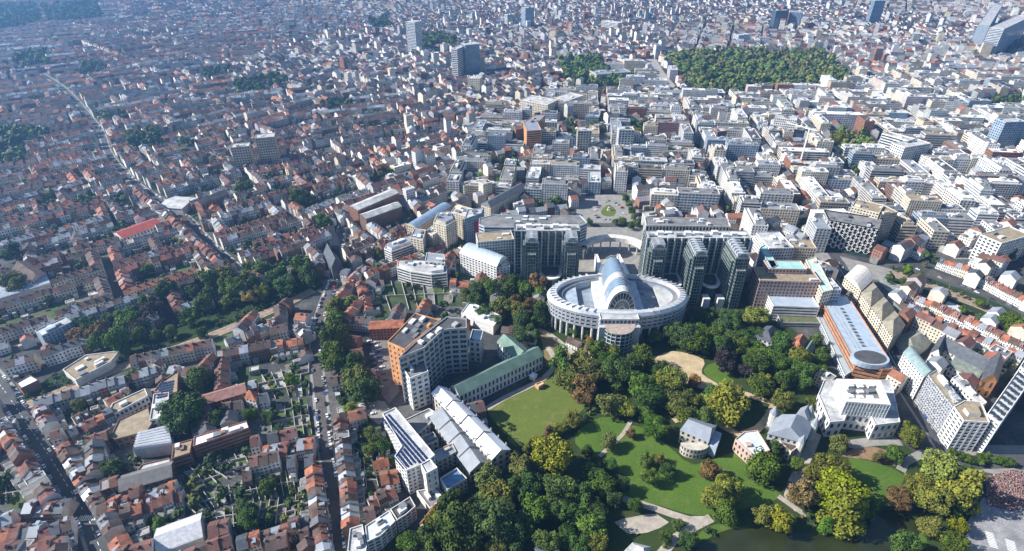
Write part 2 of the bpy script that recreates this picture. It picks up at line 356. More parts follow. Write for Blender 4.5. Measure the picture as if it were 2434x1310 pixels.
# back gardens between walls
WALLG = MB(); PLOTS = []
def plots(q, n, m):
    """a quarter of gardens (four photo pixels) cut into n x m walled plots"""
    a, b, c, d = P(0, *q); occupy(ccw([a, b, c, d])); le = lambda u, v, t: (u[0]+(v[0]-u[0])*t, u[1]+(v[1]-u[1])*t); g = lambda s, t: le(le(a, b, s), le(d, c, s), t)
    for i in range(n):
        for j in range(m): PLOTS.append([g(i/n, j/m), g((i+1)/n, j/m), g((i+1)/n, (j+1)/m), g(i/n, (j+1)/m)])
    for i in range(n+1):
        for j in range(m):
            if (i*7+j*3) % 5 == 0: continue
            u, v = g(i/n, j/m), g(i/n, (j+1)/m); l, r = strip([u, v], .35); WALLG.prism([r[0], r[1], l[1], l[0]], 0, 2.1, 0)
    for j in range(1, m):
        u, v = g(0, j/m), g(1, j/m); l, r = strip([u, v], .35); WALLG.prism([r[0], r[1], l[1], l[0]], 0, 2.1, 0)
plots([(425, 1190), (560, 1152), (560, 1190), (470, 1225)], 9, 2); plots([(560, 1150), (738, 1112), (745, 1165), (575, 1200)], 12, 2); plots([(470, 1228), (575, 1203), (575, 1270), (490, 1262)], 5, 3); plots([(580, 1205), (745, 1168), (748, 1222), (560, 1275)], 8, 3)
plots([(430, 1118), (600, 1072), (610, 1098), (450, 1135)], 8, 2); plots([(432, 1142), (610, 1098), (660, 1090), (440, 1182)], 9, 2); plots([(600, 900), (735, 865), (735, 940), (640, 950)], 6, 3); plots([(640, 965), (728, 945), (742, 1035), (650, 1050)], 5, 4); plots([(0, 1120), (60, 1120), (70, 1185), (0, 1200)], 4, 4)
plots([(840, 1020), (880, 1070), (900, 1160), (845, 1170)], 2, 6); plots([(905, 670), (1080, 680), (1075, 720), (930, 745)], 7, 2)
WALLG.build("garden_walls", mat("garden_wall", (.42, .4, .37), .85, .2, .4), kind="stuff")

occupy(P(0, (2385, 1005), (2600, 960), (2600, 1400), (2300, 1300)))
occupy(P(0, (1378, 460), (1502, 460), (1535, 548), (1365, 548)))

occupy(P(0, (2132, 885), (2165, 868), (2265, 1062), (2185, 1062), (2140, 1000))); occupy(P(0, (1930, 845), (2010, 870), (2015, 905), (1940, 905))); occupy(P(0, (1020, 905), (1112, 785), (1185, 790), (1215, 850), (1090, 930)))
WOODS = [(((1005, 90), (1040, 85), (1085, 100), (1080, 118), (1010, 122)), 13, (7, 10)), (((40, 140), (110, 135), (125, 165), (50, 170)), 14, (7, 10)), (((0, 320), (90, 315), (140, 330), (60, 350), (0, 350)), 13, (6, 9)), (((300, 335), (380, 325), (395, 350), (320, 365)), 13, (6, 9)), (((555, 205), (620, 195), (640, 225), (570, 235)), 13, (6, 9)), (((0, 360), (60, 350), (70, 395), (0, 405)), 13, (6, 9)), (((2330, 248), (2434, 240), (2434, 262), (2340, 268)), 12, (5, 8)), (((1120, 590), (1180, 575), (1190, 590), (1130, 600)), 9, (2, 4)), (((190, 165), (240, 160), (250, 180), (200, 190)), 13, (6, 9)), (((1990, 410), (2030, 405), (2035, 430), (1995, 435)), 11, (4, 7)),
 (((270, 545), (300, 528), (335, 548), (300, 562)), 10, (4, 7)), (((180, 482), (232, 468), (242, 490), (190, 500)), 10, (4, 6)), (((95, 478), (140, 470), (146, 498), (100, 505)), 10, (4, 6)), (((420, 348), (460, 340), (470, 360), (430, 366)), 11, (5, 7)), (((625, 197), (660, 185), (690, 205), (640, 216)), 12, (6, 9)), (((480, 182), (540, 170), (560, 186), (490, 196)), 12, (6, 9)), (((770, 252), (830, 240), (840, 260), (780, 268)), 11, (5, 7)), (((880, 422), (930, 415), (940, 435), (890, 441)), 10, (4, 6)), (((245, 280), (300, 272), (310, 290), (250, 298)), 11, (5, 7)), (((690, 478), (740, 462), (750, 490), (700, 500)), 9, (4, 6)), (((565, 448), (600, 438), (610, 458), (575, 464)), 9, (4, 6)), (((270, 480), (310, 470), (320, 495), (280, 500)), 9, (4, 6)), (((880, 60), (920, 50), (935, 70), (890, 78)), 13, (7, 10)), (((1180, 395), (1225, 385), (1235, 415), (1190, 430)), 9, (4, 7)), (((1270, 490), (1340, 485), (1345, 505), (1280, 510)), 9, (4, 6)), (((1060, 470), (1090, 462), (1095, 478), (1065, 482)), 9, (4, 6)), (((1340, 310), (1370, 300), (1372, 345), (1345, 350)), 10, (5, 7)), (((1485, 300), (1520, 295), (1535, 345), (1515, 352)), 10, (5, 7)), (((2250, 690), (2280, 700), (2290, 715), (2255, 705)), 8, (2.5, 4)), (((100, 20), (230, 10), (250, 50), (120, 60)), 16, (7, 10)), (((0, 20), (90, 15), (100, 60), (0, 80)), 16, (7, 10)), (((2180, 620), (2215, 610), (2230, 640), (2190, 645)), 9, (3, 5)), (((950, 520), (985, 512), (990, 530), (955, 536)), 8, (3, 5)), (((1040, 590), (1085, 575), (1095, 592), (1050, 605)), 8, (2.5, 5))]
for q, _, _ in WOODS: occupy(P(0, *q))

def dashes(line, wid, ln, gap, off=0):
    q = dense(line, 3); l, r = strip(q, 2*abs(off)+.001); q = l if off > 0 else r; mb = MB(); s = 0
    for i in range(len(q)-1):
        if (s % (ln+gap)) < ln:
            a_, b_ = strip([q[i], q[i+1]], wid); mb.face([(*b_[0], .24), (*b_[1], .24), (*a_[1], .24), (*a_[0], .24)])
        s += math.dist(q[i], q[i+1])
    mb.build("road_marking", WHITEP, kind="structure")
dashes(S2, .3, 3, 4); dashes(SB, .3, 3, 4, 3.2); dashes(SB, .3, 3, 4, -3.2); dashes(SB, .4, 1, 0)
# ------------------------------------------------------------------ building kit
def roof_flat(mb, p, H, par=.9, lip=.45):
    """mat 0 roof covering, mat 1 parapet"""
    q = inset(p, lip); n = len(p)
    mb.face([(x, y, H+.05) for x, y in q], 0)
    for i in range(n):
        a, b, c, d = p[i], p[(i+1) % n], q[(i+1) % n], q[i]
        mb.face([(*a, H), (*b, H), (*b, H+par), (*a, H+par)], 1)
        mb.face([(*a, H+par), (*b, H+par), (*c, H+par), (*d, H+par)], 1)
        mb.face([(*d, H+.05), (*d, H+par), (*c, H+par), (*c, H+.05)], 1)
def roof_pitched(mb, p, H, rh, hip=0.0, over=.5, barrel=False):
    """four corners; ridge along the longer pair of sides; mat 0 covering, mat 1 gable wall"""
    l01 = math.dist(p[0], p[1])+math.dist(p[2], p[3]); l12 = math.dist(p[1], p[2])+math.dist(p[3], p[0])
    a, b, c, d = p if l01 >= l12 else (p[1], p[2], p[3], p[0])
    pts = inset([a, b, c, d], -over) if over else [a, b, c, d]; A, B, C, D = pts
    lerp = lambda u, v, t: (u[0]+(v[0]-u[0])*t, u[1]+(v[1]-u[1])*t)
    m0, m1 = lerp(A, D, .5), lerp(B, C, .5); r0, r1 = lerp(m0, m1, hip), lerp(m0, m1, 1-hip)
    if barrel:
        k = 7; prev = None
        for i in range(k+1):
            t = i/k; z = H+rh*math.sin(math.pi*t); u, v = lerp(A, D, t), lerp(B, C, t); cur = ((*u, z), (*v, z))
            if prev: mb.face([prev[0], prev[1], cur[1], cur[0]], 0)
            prev = cur
        for X, Y in ((A, D), (B, C)): mb.face([(*lerp(X, Y, i/k), H+rh*math.sin(math.pi*i/k)) for i in range(k+1)], 1)
        return
    e = .35
    mb.face([(*A, H-e), (*B, H-e), (*r1, H+rh), (*r0, H+rh)], 0); mb.face([(*C, H-e), (*D, H-e), (*r0, H+rh), (*r1, H+rh)], 0)
    if hip: mb.face([(*B, H-e), (*C, H-e), (*r1, H+rh)], 0); mb.face([(*D, H-e), (*A, H-e), (*r0, H+rh)], 0)
    else:
        m0, m1 = lerp(a, d, .5), lerp(b, c, .5)
        mb.face([(*b, H), (*c, H), (*m1, H+rh-.1)], 1); mb.face([(*d, H), (*a, H), (*m0, H+rh-.1)], 1)
def edges(p):
    for i in range(len(p)):
        a, b = p[i], p[(i+1) % len(p)]; l = math.dist(a, b)
        if l < 1.5: continue
        ux = ((b[0]-a[0])/l, (b[1]-a[1])/l); yield a, ux, (ux[1], -ux[0]), l
def facade(p, z0, z1, style, bay, st, wf, hf, W, G, c=None):
    """W collects walls, bands and piers, G the panes"""
    nf = max(1, round((z1-z0)/st)); sh = (z1-z0)/nf
    if style in ("grid", "ribbon", "fins"):
        G.prism(inset(p, .35), z0, z1, 0, top=False)
        for a, ux, n, l in edges(p):
            nb = max(1, round(l/bay)); bw = l/nb; pw = bw*(1-wf)
            if style != "fins":
                for k in range(nf+1):
                    zb = z0+k*sh; h0 = max(z0, zb-sh*(1-hf)*.5); h1 = min(z1, zb+sh*(1-hf)*.5)
                    if k == nf: h1 = z1
                    W.obox(a, ux, n, 0, l, -.5, .02, h0, h1, 0, c)
            else: W.obox(a, ux, n, 0, l, -.5, .02, z1-.9, z1, 0, c)
            if style != "ribbon":
                for k in range(nb+1): W.obox(a, ux, n, max(0, k*bw-pw/2), min(l, k*bw+pw/2), -.5, .1, z0, z1, 0, c)
            else:
                for x in (0, l-.5): W.obox(a, ux, n, x, x+.5, -.5, .06, z0, z1, 0, c)
    else:
        W.prism(p, z0, z1, 0, top=False, c=c)
        if style == "punch":
            for a, ux, n, l in edges(p):
                nb = max(1, round(l/bay)); bw = l/nb
                for k in range(nb):
                    for j in range(nf):
                        x0 = (k+.5)*bw-bw*wf/2; zz = z0+(j+.5)*sh-sh*hf*.45
                        G.obox(a, ux, n, x0, x0+bw*wf, -.1, .09, zz, zz+sh*hf, 0)
CITYGLASS = glassmat("window_glass", (.035, .05, .065)); GREENGLASS = glassmat("green_glass", (.025, .055, .05), .1); BLUEGLASS = glassmat("blue_glass", (.04, .09, .16), .1)
ROOFGREY = mat("roof_felt", (.17, .17, .17), .9, .3, .12); ROOFLIGHT = mat("roof_light", (.4, .4, .395), .85, .32, .12); ROOFWHITE = mat("roof_white", (.78, .79, .8), .7, .08, .1); ROOFDARK = mat("roof_dark", (.07, .07, .075), .85, .3, .15)
ROOFTAN = mat("roof_tan", (.27, .22, .15), .9, .25, .2); ZINC = mat("zinc", (.25, .275, .31), .5, .12, .2, .1, .4); SLATE = mat("slate", (.075, .085, .1), .6, .25, .3); PATINA = mat("copper_green", (.13, .2, .16), .7, .2, .15)
TILE_O = mat("orange_tile", (.28, .108, .062), .85, .42, .2); TILE_R = mat("red_tile", (.15, .068, .052), .85, .42, .2); TILE_B = mat("brown_tile", (.088, .06, .05), .85, .42, .2)
WALLS = {k: mat("wall_"+k, c, .85, .2, .17) for k, c in dict(white=(.66, .645, .615), cream=(.62, .55, .43), grey=(.4, .4, .39), beige=(.5, .43, .33), brick=(.27, .13, .085), brown=(.2, .12, .085), pale=(.58, .56, .52), orange=(.62, .3, .13), dark=(.09, .09, .1), pink=(.5, .34, .28), stone=(.46, .42, .35), bluegrey=(.3, .36, .42), yellow=(.55, .45, .2), steel=(.5, .53, .56)).items()}
PLANT = mat("plant_metal", (.55, .56, .57), .6, .2, .3); PLANTD = mat("plant_dark", (.16, .17, .18), .7, .2, .3)
def centre(p): return (sum(q[0] for q in p)/len(p), sum(q[1] for q in p)/len(p))
def bld(name, label, cat, p, H, wall="white", roof=None, style="grid", bay=4.0, st=3.6, wf=.62, hf=.55, kind="flat", rh=4, hip=0, plant=2, glass=None, group=None, z0=0, par=.9, occ=True, penthouse=0, over=.5, gablem=None):
    p = ccw(p); c = centre(p)
    if occ and z0 == 0: occupy(inset(p, -1.0))
    q = [(x-c[0], y-c[1]) for x, y in p]
    root = empty(name, (c[0], c[1], z0), label, cat, group); wm = WALLS[wall] if isinstance(wall, str) else wall
    W, G, Rf = MB(), MB(), MB(); h = H-z0
    facade(q, 0, h, style, bay, st, wf, hf, W, G)
    W.build("wall", wm, root)
    if G.f: G.build("window", glass or CITYGLASS, root, "stuff")
    if kind == "flat":
        roof_flat(Rf, q, h, par); Rf.build("roof", [roof or ROOFGREY, wm], root)
        if penthouse:
            pp = inset(q, penthouse); b = MB(); b.prism(pp, h+.05, h+3.1, 1, True, 0); b.build("penthouse", [roof or ROOFGREY, wm], root); h += 3.05
            q2 = pp
        else: q2 = q
        rr = random.Random(int(c[0]*13+c[1]*7))
        a, ux, n, l = max(edges(q2), key=lambda e: e[3]); ang = math.atan2(ux[1], ux[0])
        xs = [v[0] for v in q2]; ys = [v[1] for v in q2]
        for _ in range(plant*6):
            if plant <= 0: break
            x, y = rr.uniform(min(xs), max(xs)), rr.uniform(min(ys), max(ys)); ww, dd, hh = rr.uniform(2.5, 8), rr.uniform(2, 4.5), rr.uniform(1.2, 3)
            rc = rectat(x, y, ang, ww+1.5, dd+1.5)
            if all(inpoly(np.array([u]), np.array([v]), q2)[0] for u, v in rc):
                b = MB(); b.prism(rectat(0, 0, ang, ww, dd), 0, hh, 0); o = b.build("rooftop_plant", rr.choice((PLANT, PLANT, PLANTD, wm)), root); o.location = (x, y, h+.05); plant -= 1
    else:
        roof_pitched(Rf, q, h, rh, hip, over, kind == "barrel"); Rf.build("roof", [roof or TILE_R, gablem or wm], root)
    return root
def rect(a, b, z, depth):
    """footprint from its front top edge a-b (photo pixels at height z), going depth metres away from the camera side"""
    A, B = at(*a, z), at(*b, z); l = math.dist(A, B); n = (-(B[1]-A[1])/l, (B[0]-A[0])/l)
    return [A, B, (B[0]+n[0]*depth, B[1]+n[1]*depth), (A[0]+n[0]*depth, A[1]+n[1]*depth)]
def part(mb, name, m, root, kind=None): return mb.build(name, m, root, kind)
# ------------------------------------------------------------------ hemicycle with glass vault
def hemicycle():
    cx, cy, rx, ry = 97.0, 437.0, 64.0, 33.5
    el = lambda k, z, n=72, a0=0, a1=2*math.pi: [(rx*k*math.cos(a0+(a1-a0)*i/n), ry*k*math.sin(a0+(a1-a0)*i/n), z) for i in range(n)]
    occupy([(cx+x, cy+y) for x, y, _ in el(1.05, 0)]); occupy([(70, 385), (118, 385), (118, 410), (70, 410)])
    root = empty("hemicycle_building", (cx, cy, 0), "white oval hemicycle with a striped glass vault running across it", "parliament building")
    def ring(mb, k0, z0, k1, z1, m=0, n=72):
        a, b = el(k0, z0, n), el(k1, z1, n)
        for i in range(n): mb.face([a[i], a[(i+1) % n], b[(i+1) % n], b[i]], m)
    m = MB(); ring(m, .93, 0, .93, 15); m.build("glass_base", GREENGLASS, root)
    wht = mat("silver_cladding", (.38, .4, .43), .45, .2, .3, .1, .5); m = MB()
    ring(m, 1.0, 15, 1.0, 17.6); ring(m, 1.0, 19, 1.0, 21.5); ring(m, 1.0, 23, 1.0, 25.5); ring(m, 1.01, 27, 1.01, 29.5); ring(m, .93, 15, 1.0, 15)
    for i in range(72):
        a = 2*math.pi*i/72; ux = (-math.sin(a), math.cos(a)); n = (math.cos(a), math.sin(a)); o = (rx*n[0], ry*n[1])
        for z0, z1 in ((17.6, 19), (21.5, 23), (25.5, 27)): m.obox(o, ux, n, -.8, .8, -.4, .02, z0, z1)
    m.build("wall", wht, root)
    m = MB(); ring(m, .99, 15, .99, 29); m.build("window", CITYGLASS, root, "stuff")
    m = MB(); ring(m, 1.015, 29.5, .97, 32.5); ring(m, .97, 32.5, .88, 33.5); ring(m, .88, 33.5, .86, 30); m.build("roof_rim", mat("rim_metal", (.48, .5, .53), .45, .15, .3, .1, .5), root)
    me = None
    for i in range(52):                                   # sawtooth ventilation fins on the rim
        a = 2*math.pi*(i+.5)/52
        if abs(math.sin(a)) > .93: continue
        if me is None:
            b = MB(); b.box(-.35, .35, -2.6, 2.6, 0, 1.3); me = b.mesh("fin", [WALLS["grey"]])
        o = link("fin", me, root); o.location = (rx*.93*math.cos(a), ry*.93*math.sin(a), 32.6); o.rotation_euler = (0, 0, math.atan2(ry*math.sin(a), rx*math.cos(a))-math.pi/2)
    m = MB(); ring(m, .86, 30, .79, 29.6); m.build("inner_terrace", ROOFGREY, root)
    m = MB(); ring(m, .79, 29.6, .79, 23); m.build("court_wall", WALLS["bluegrey"], root)
    m = MB(); m.face(el(.79, 23)); m.build("court_roof", mat("court_roof", (.2, .23, .27), .6, .35, .15), root)
    for sx in (-1, 1):                                     # raised flat roofs at the two ends of the oval
        m = MB(); q = [(rx*.79*sx*math.cos(t), ry*.79*math.sin(t)) for t in [(-.75+1.5*i/10) for i in range(11)]]; m.prism(ccw(q), 23.1, 27.5); m.build("end_roof", WALLS["grey"] if sx > 0 else WALLS["bluegrey"], root)
    rr = random.Random(4)
    for k in range(26):
        x, y = rr.uniform(-42, 42), rr.uniform(-18, 18)
        if abs(x+2) < 24 or (x/44)**2+(y/20)**2 > 1: continue
        m = MB(); m.box(-1.6, 1.6, -1, 1, 0, rr.uniform(.8, 2)); o = m.build("rooftop_plant", rr.choice((PLANT, PLANTD, WALLS["white"])), root); o.location = (x, y, 23.05)
    col = None
    for i in range(44):
        a = 2*math.pi*i/44
        if col is None:
            b = MB(); b.prism([(1.0*math.cos(t*math.pi/4), 1.0*math.sin(t*math.pi/4)) for t in range(8)], 0, 15, 0); col = b.mesh("column", [WALLS["pale"]])
        o = link("column", col, root); o.location = (rx*.975*math.cos(a), ry*.975*math.sin(a), 0)
    # vault
    vx, y0, y1, zs, hw, rise = -.5, -25.0, 36.0, 29.0, 11.8, 21.5
    for sx in (-1, 1):
        b = MB(); b.box(vx+sx*hw-1.2, vx+sx*hw+1.2, y0, y1, 20, zs+2); b.build("vault_wall", WALLS["pale"], root)
        b = MB(); b.box(vx+sx*(hw+5)-4.2, vx+sx*(hw+5)+4.2, y0+1, y1-3, 20, 29); b.build("side_wing", [WALLS["steel"]], root)
    def arch(z_off, r, yy, n=18): return [(vx+math.cos(math.pi*i/n)*(hw+r), yy, zs+math.sin(math.pi*i/n)*(rise+r)+z_off) for i in range(n+1)]
    segs = [(y0, y0+9, ROOFLIGHT, .5), (y0+9, y0+22, mat("vault_glass", (.1, .18, .27), .12, .45, .5, 0, .8), 0), (y0+22, y0+31, ROOFLIGHT, .5), (y0+31, y0+46, mat("vault_glass", (0, 0, 0)), 0), (y0+46, y1, mat("vault_glass", (0, 0, 0)), -1.5)]
    for s0, s1, mm, r in segs:
        b = MB(); A, B = arch(0, r, s0), arch(0, r, s1)
        for i in range(18): b.face([A[i], A[i+1], B[i+1], B[i]])
        b.face(A); b.face(B); b.build("vault_glazing" if r <= 0 else "vault_shell", mm, root)
    b = MB()
    for k in range(22):
        yy = y0+.4+k*(y1-y0-.8)/21; A, B = arch(0, .55, yy-.16), arch(0, .55, yy+.16)
        for i in range(18): b.face([A[i], A[i+1], B[i+1], B[i]])
    b.build("vault_rib", WALLS["white"], root, "stuff")
    b = MB()                                               # fan-shaped front window
    for i in range(1, 12):
        a = math.pi*i/12; u = (math.cos(a), math.sin(a)); q = (-u[1], u[0])
        pt = lambda r, s, y: (vx+u[0]*r*(hw-.5)/1+q[0]*s, y, zs+u[1]*r*(rise-1)+q[1]*s)
        b.face([pt(.25, -.2, y0-.5), pt(1, -.2, y0-.5), pt(1, .2, y0-.5), pt(.25, .2, y0-.5)])
    for rr in (.25, .6, .97):
        for i in range(18):
            f = lambda r, j: (vx+math.cos(math.pi*j/18)*r*(hw-.2), y0-.55, zs+math.sin(math.pi*j/18)*r*(rise-.6))
            b.face([f(rr, i), f(rr, i+1), f(rr+.05, i+1), f(rr+.05, i)])
    b.build("fan_window_frame", WALLS["pale"], root)
    b = MB(); A = arch(0, -.3, y0-.3); b.face(A); b.face([(vx-hw, y0-.3, 26), (vx+hw, y0-.3, 26), (vx+hw, y0-.3, zs), (vx-hw, y0-.3, zs)]); b.build("fan_window", CITYGLASS, root)
    # entrance tower and stepped glass apse
    p = [(-21, -40), (12.5, -40), (12.5, -25.5), (-21, -25.5)]; W, G, Rf = MB(), MB(), MB()
    facade(p, 0, 31, "grid", 3.4, 4.2, .72, .7, W, G); roof_flat(Rf, p, 31, 1)
    W.build("tower_wall", WALLS["steel"], root); G.build("tower_window", CITYGLASS, root, "stuff"); Rf.build("tower_roof", [ROOFLIGHT, WALLS["pale"]], root)
    ap = lambda k: [(-4.2+13.5*k*math.cos(math.pi+math.pi*i/10), -40.2+11*k*math.sin(math.pi+math.pi*i/10)) for i in range(11)]
    W, G = MB(), MB(); facade(ap(1), 0, 24, "grid", 3.0, 3.8, .88, .86, W, G); W.build("apse_frame", WALLS["steel"], root); G.build("apse_glass", GREENGLASS, root)
    b = MB(); q = ap(1.02); b.face([(x, y, 24+(y+52)*.25) for x, y in q]); b.prism(q, 23.4, 24.0, 0, False); b.build("apse_roof", mat("apse_roof", (.35, .28, .24), .8, .25, .4), root)
    for sx in (-19, 10.5):
        b = MB(); b.box(sx-3, sx+3, -44, -40.2, 0, 26); b.build("stair_tower", WALLS["grey"], root)
hemicycle()
# ------------------------------------------------------------------ glass parliament wings
def wings(name, label, x0, x1, ys, yb, H, ww, gl):
    root = empty(name, ((x0+x1)/2, ys, 0), label, "parliament building"); cx = (x0+x1)/2
    occupy([(x0-2, ys-32), (x1+2, ys-32), (x1+2, yb+2), (x0-2, yb+2)])
    fr = mat("wing_frame", (.2, .23, .22), .6, .5, .5)
    def blk(nm, a, b, c, d, z0, z1, bay, st, wf=.86, hf=.82, glass=GREENGLASS, roof=ROOFLIGHT):
        p = [(a-cx, c-ys), (b-cx, c-ys), (b-cx, d-ys), (a-cx, d-ys)]; W, G, Rf = MB(), MB(), MB()
        facade(p, z0, z1, "grid", bay, st, wf, hf, W, G); roof_flat(Rf, p, z1, 1.0)
        W.build(nm+"_frame", fr, root); G.build(nm+"_glass", glass, root); Rf.build(nm+"_roof", [roof, fr], root)
    blk("slab", x0, x1, ys, yb, 0, H, 3.4, 3.8)
    for a, dep in ww:
        b = a+13; blk("wing", a, b, ys-dep, ys-.3, 0, H-3, 2.6, 3.6)
        blk("bay", a+2.5, b-2.5, ys-dep-3, ys-dep-.05, 0, H*.74, 2.6, 3.6); blk("side_bay", a-1.9, a-.05, ys-dep+4, ys-4, 0, H*.86, 2.4, 3.6, roof=ZINC); blk("side_bay", b+.05, b+1.9, ys-dep+4, ys-4, 0, H*.86, 2.4, 3.6, roof=ZINC)
        p = [(a-cx, -dep), (b-cx, -dep), (b-cx, -.6), (a-cx, -.6)]; Rf = MB(); roof_pitched(Rf, inset(p, 1.2), H-1.9, 4.2, 0, .2, True); Rf.build("wing_skylight", [ZINC, fr], root)
        m = MB()
        for k in range(7):
            y = -dep+1.5+k*(dep-3)/6; m.box(a-cx+1, b-cx-1, y-.25, y+.25, H-2, H+2.6)
        m.build("skylight_rib", WALLS["white"], root, "stuff")
    for k in range(int((x1-x0)/6.8)+1):                     # pale service shafts up the back slab
        m = MB(); m.box(-.7, .7, -1.2, 0, 0, H+2.2); o = m.build("service_shaft", WALLS["steel"], root); o.location = (min(x0+.7+k*6.8, x1-.7)-cx, -.05, 0)
    for a, b in gl:                                        # canopies between the wings
        m = MB(); n = 12; c = (a+b)/2-cx; r = (b-a)/2-.5
        arc = [(c+r*math.cos(math.pi+math.pi*i/n), -12+13*math.sin(math.pi+math.pi*i/n)) for i in range(n+1)]+[(c+r, -.7), (c-r, -.7)]
        m.prism(arc, 0, 17); m.build("atrium_drum", GREENGLASS, root); m = MB(); m.prism(inset(arc, -.7), 17.02, 18.2); m.build("drum_rim", WALLS["white"], root)
        m = MB(); m.prism(inset(arc, 3), 18.25, 19.5); m.build("drum_roof", ROOFDARK, root)
        for s in (-1, 1):
            m = MB(); m.box(c+s*(r-3)-3.2, c+s*(r-3)+3.2, -35, -26, 0, 11); m.build("entrance_block", WALLS["pale"], root)
    rr = random.Random(3)
    for k in range(int((x1-x0)/9)):
        m = MB(); m.box(-3, 3, -2, 2, 0, rr.uniform(1.5, 3.6)); o = m.build("rooftop_plant", rr.choice((PLANT, WALLS["white"], PLANTD)), root); o.location = (x0+6+k*9-cx, rr.uniform(4, yb-ys-4), H+.06)
wings("glass_wing_building", "tall dark glass comb wings beside the balcony apartment block with blue vault", 2, 68, 507, 524, 58, [(13, 18), (52, 18)], [(27, 51)])
wings("glass_wing_building", "wider glass comb building with three projecting wings beside the turquoise-edged roof", 131, 233, 492, 508, 58, [(134, 16), (170, 29), (208, 33)], [(149, 168), (185, 206)])
bld("office_building", "long curved grey parliament block behind the two-winged glass comb", "office", [(-36, 556), (-30, 551), (30, 549), (74, 553), (82, 560), (76, 578), (30, 577), (-20, 580), (-36, 570)], 40, "steel", ROOFGREY, "ribbon", 4, 3.8, .7, .6, plant=8, glass=BLUEGLASS)
bld("office_building", "long grey parliament block with white fins behind the three-winged glass comb", "office", [(146, 558), (236, 555), (240, 574), (148, 577)], 38, "pale", ROOFGREY, "fins", 3.6, 3.8, .6, .6, plant=9)
bld("office_building", "low glass and white block between the blue vault and dark comb", "office", rect((1136, 577), (1222, 570), 36, 20), 36, "pale", ROOFTAN, "grid", 3, 3.4, .6, .62, plant=2, glass=GREENGLASS)
# arcs of the pedestrian bridge between the two long blocks
def bridge():
    root = empty("footbridge_arcade", (112, 575, 0), "curved white arcade linking the two long parliament blocks", "arcade"); m, c = MB(), []
    arc = [(112+34*math.cos(math.pi*(.08+.84*i/16)), 545+28*math.sin(math.pi*(.08+.84*i/16))) for i in range(17)]
    l, r = strip(arc, 8)
    for i in range(16):
        m.shell([(*[r[i][0]-112, r[i][1]-575], 12), (r[i+1][0]-112, r[i+1][1]-575, 12), (l[i+1][0]-112, l[i+1][1]-575, 12), (l[i][0]-112, l[i][1]-575, 12),
                 (r[i][0]-112, r[i][1]-575, 17), (r[i+1][0]-112, r[i+1][1]-575, 17), (l[i+1][0]-112, l[i+1][1]-575, 17), (l[i][0]-112, l[i][1]-575, 17)], [(0, 1, 5, 4), (3, 2, 6, 7), (4, 5, 6, 7), (0, 1, 2, 3)])
    m.build("gallery", WALLS["pale"], root)
    for i in range(0, 17, 2):
        b = MB(); b.box(arc[i][0]-112-.8, arc[i][0]-111.2, arc[i][1]-575-.8, arc[i][1]-574.2, 0, 12); b.build("pillar", WALLS["white"], root)
    occupy(l+r[::-1])
bridge()
bld("stair_hall", "low white wedge hall on the esplanade nearer the dark comb", "hall", [(88, 505), (95, 505), (93, 540), (90, 540)], 12, "white", ROOFWHITE, "plain", plant=0)
bld("stair_hall", "low white wedge hall on the esplanade nearer the three-winged comb", "hall", [(112, 500), (121, 500), (117, 540), (114, 540)], 12, "white", ROOFWHITE, "plain", plant=0)
bld("office_building", "small cream pavilion behind the rim of the oval hemicycle", "pavilion", [(118, 478), (132, 478), (132, 492), (118, 492)], 16, "pale", ROOFLIGHT, "punch", 3.5, 4, .5, .5, plant=1)
# ------------------------------------------------------------------ museum: concrete tower, old wing, convent wing
bld("museum_tower", "orange-walled museum block with dark gravel roof above the car park", "museum", P(42, (921, 814), (987, 746), (1046, 762), (1000, 800), (962, 832)), 42, "orange", ROOFDARK, "punch", 5, 5.2, .28, .4, plant=7, occ=True)
bld("museum_tower", "concave grey concrete grid slab of the museum facing the courtyard", "museum", P(46, (948, 853), (1008, 829), (1030, 808), (1052, 787), (1070, 784), (1109, 782), (1109, 760), (1062, 755), (1000, 803)), 46, "grey", ROOFDARK, "grid", 6.2, 5.4, .72, .6, plant=6, glass=CITYGLASS, par=1.2)
bld("museum_tower", "white end tower of the museum with chevron balconies", "museum", P(33, (955, 872), (974, 901), (1018, 884), (1006, 852), (960, 858)), 33, "white", ROOFGREY, "grid", 4.6, 4.8, .55, .5, plant=2, occ=True)
bld("museum_annex", "small pale museum annex with blue-black roof beside the concave slab", "museum", rect((1115, 812), (1142, 814), 22, 16), 22, "pale", mat("annex_roof", (.03, .06, .11), .4, .2, .2), "punch", 5, 5, .45, .5, plant=0)
def panes(px, z, bay, st, wf, hf, root, gl):
    # single window panes a hand's breadth in front of the glass core
    q = ccw(P(z, *px)); c = root.location; me = {}
    for a, ux, n, l in edges([(x-c[0], y-c[1]) for x, y in q]):
        nb = max(1, round(l/bay)); bw = l/nb; nf = max(1, round(z/st)); sh = z/nf; key = round(bw, 1)
        for i in range(nb):
            for j in range(nf):
                if key not in me:
                    m = MB(); w_, h_ = bw*wf/2, sh*hf/2; m.box(-w_, w_, -.06, .06, -h_, h_); m.box(-.06, .06, .06, .12, -h_, h_, 1); me[key] = m.mesh("window", [gl, WALLS["grey"]])
                o = link("window", me[key], root); x = (i+.5)*bw; o.location = (a[0]+ux[0]*x-n[0]*.22, a[1]+ux[1]*x-n[1]*.22, (j+.5)*sh); o.rotation_euler = (0, 0, math.atan2(ux[1], ux[0])+math.pi)
MSLAB = [(948, 853), (1008, 829), (1030, 808), (1052, 787), (1070, 784), (1109, 782), (1109, 760), (1062, 755), (1000, 803)]; MEND = [(955, 872), (974, 901), (1018, 884), (1006, 852), (960, 858)]
for o in list(COL.objects):
    lb = o.get("label", "")
    if lb.startswith("concave grey concrete grid slab"): panes(MSLAB, 46, 6.2, 5.4, .7, .58, o, CITYGLASS)
    if lb.startswith("white end tower of the museum"): panes(MEND, 33, 4.6, 4.8, .53, .48, o, CITYGLASS)
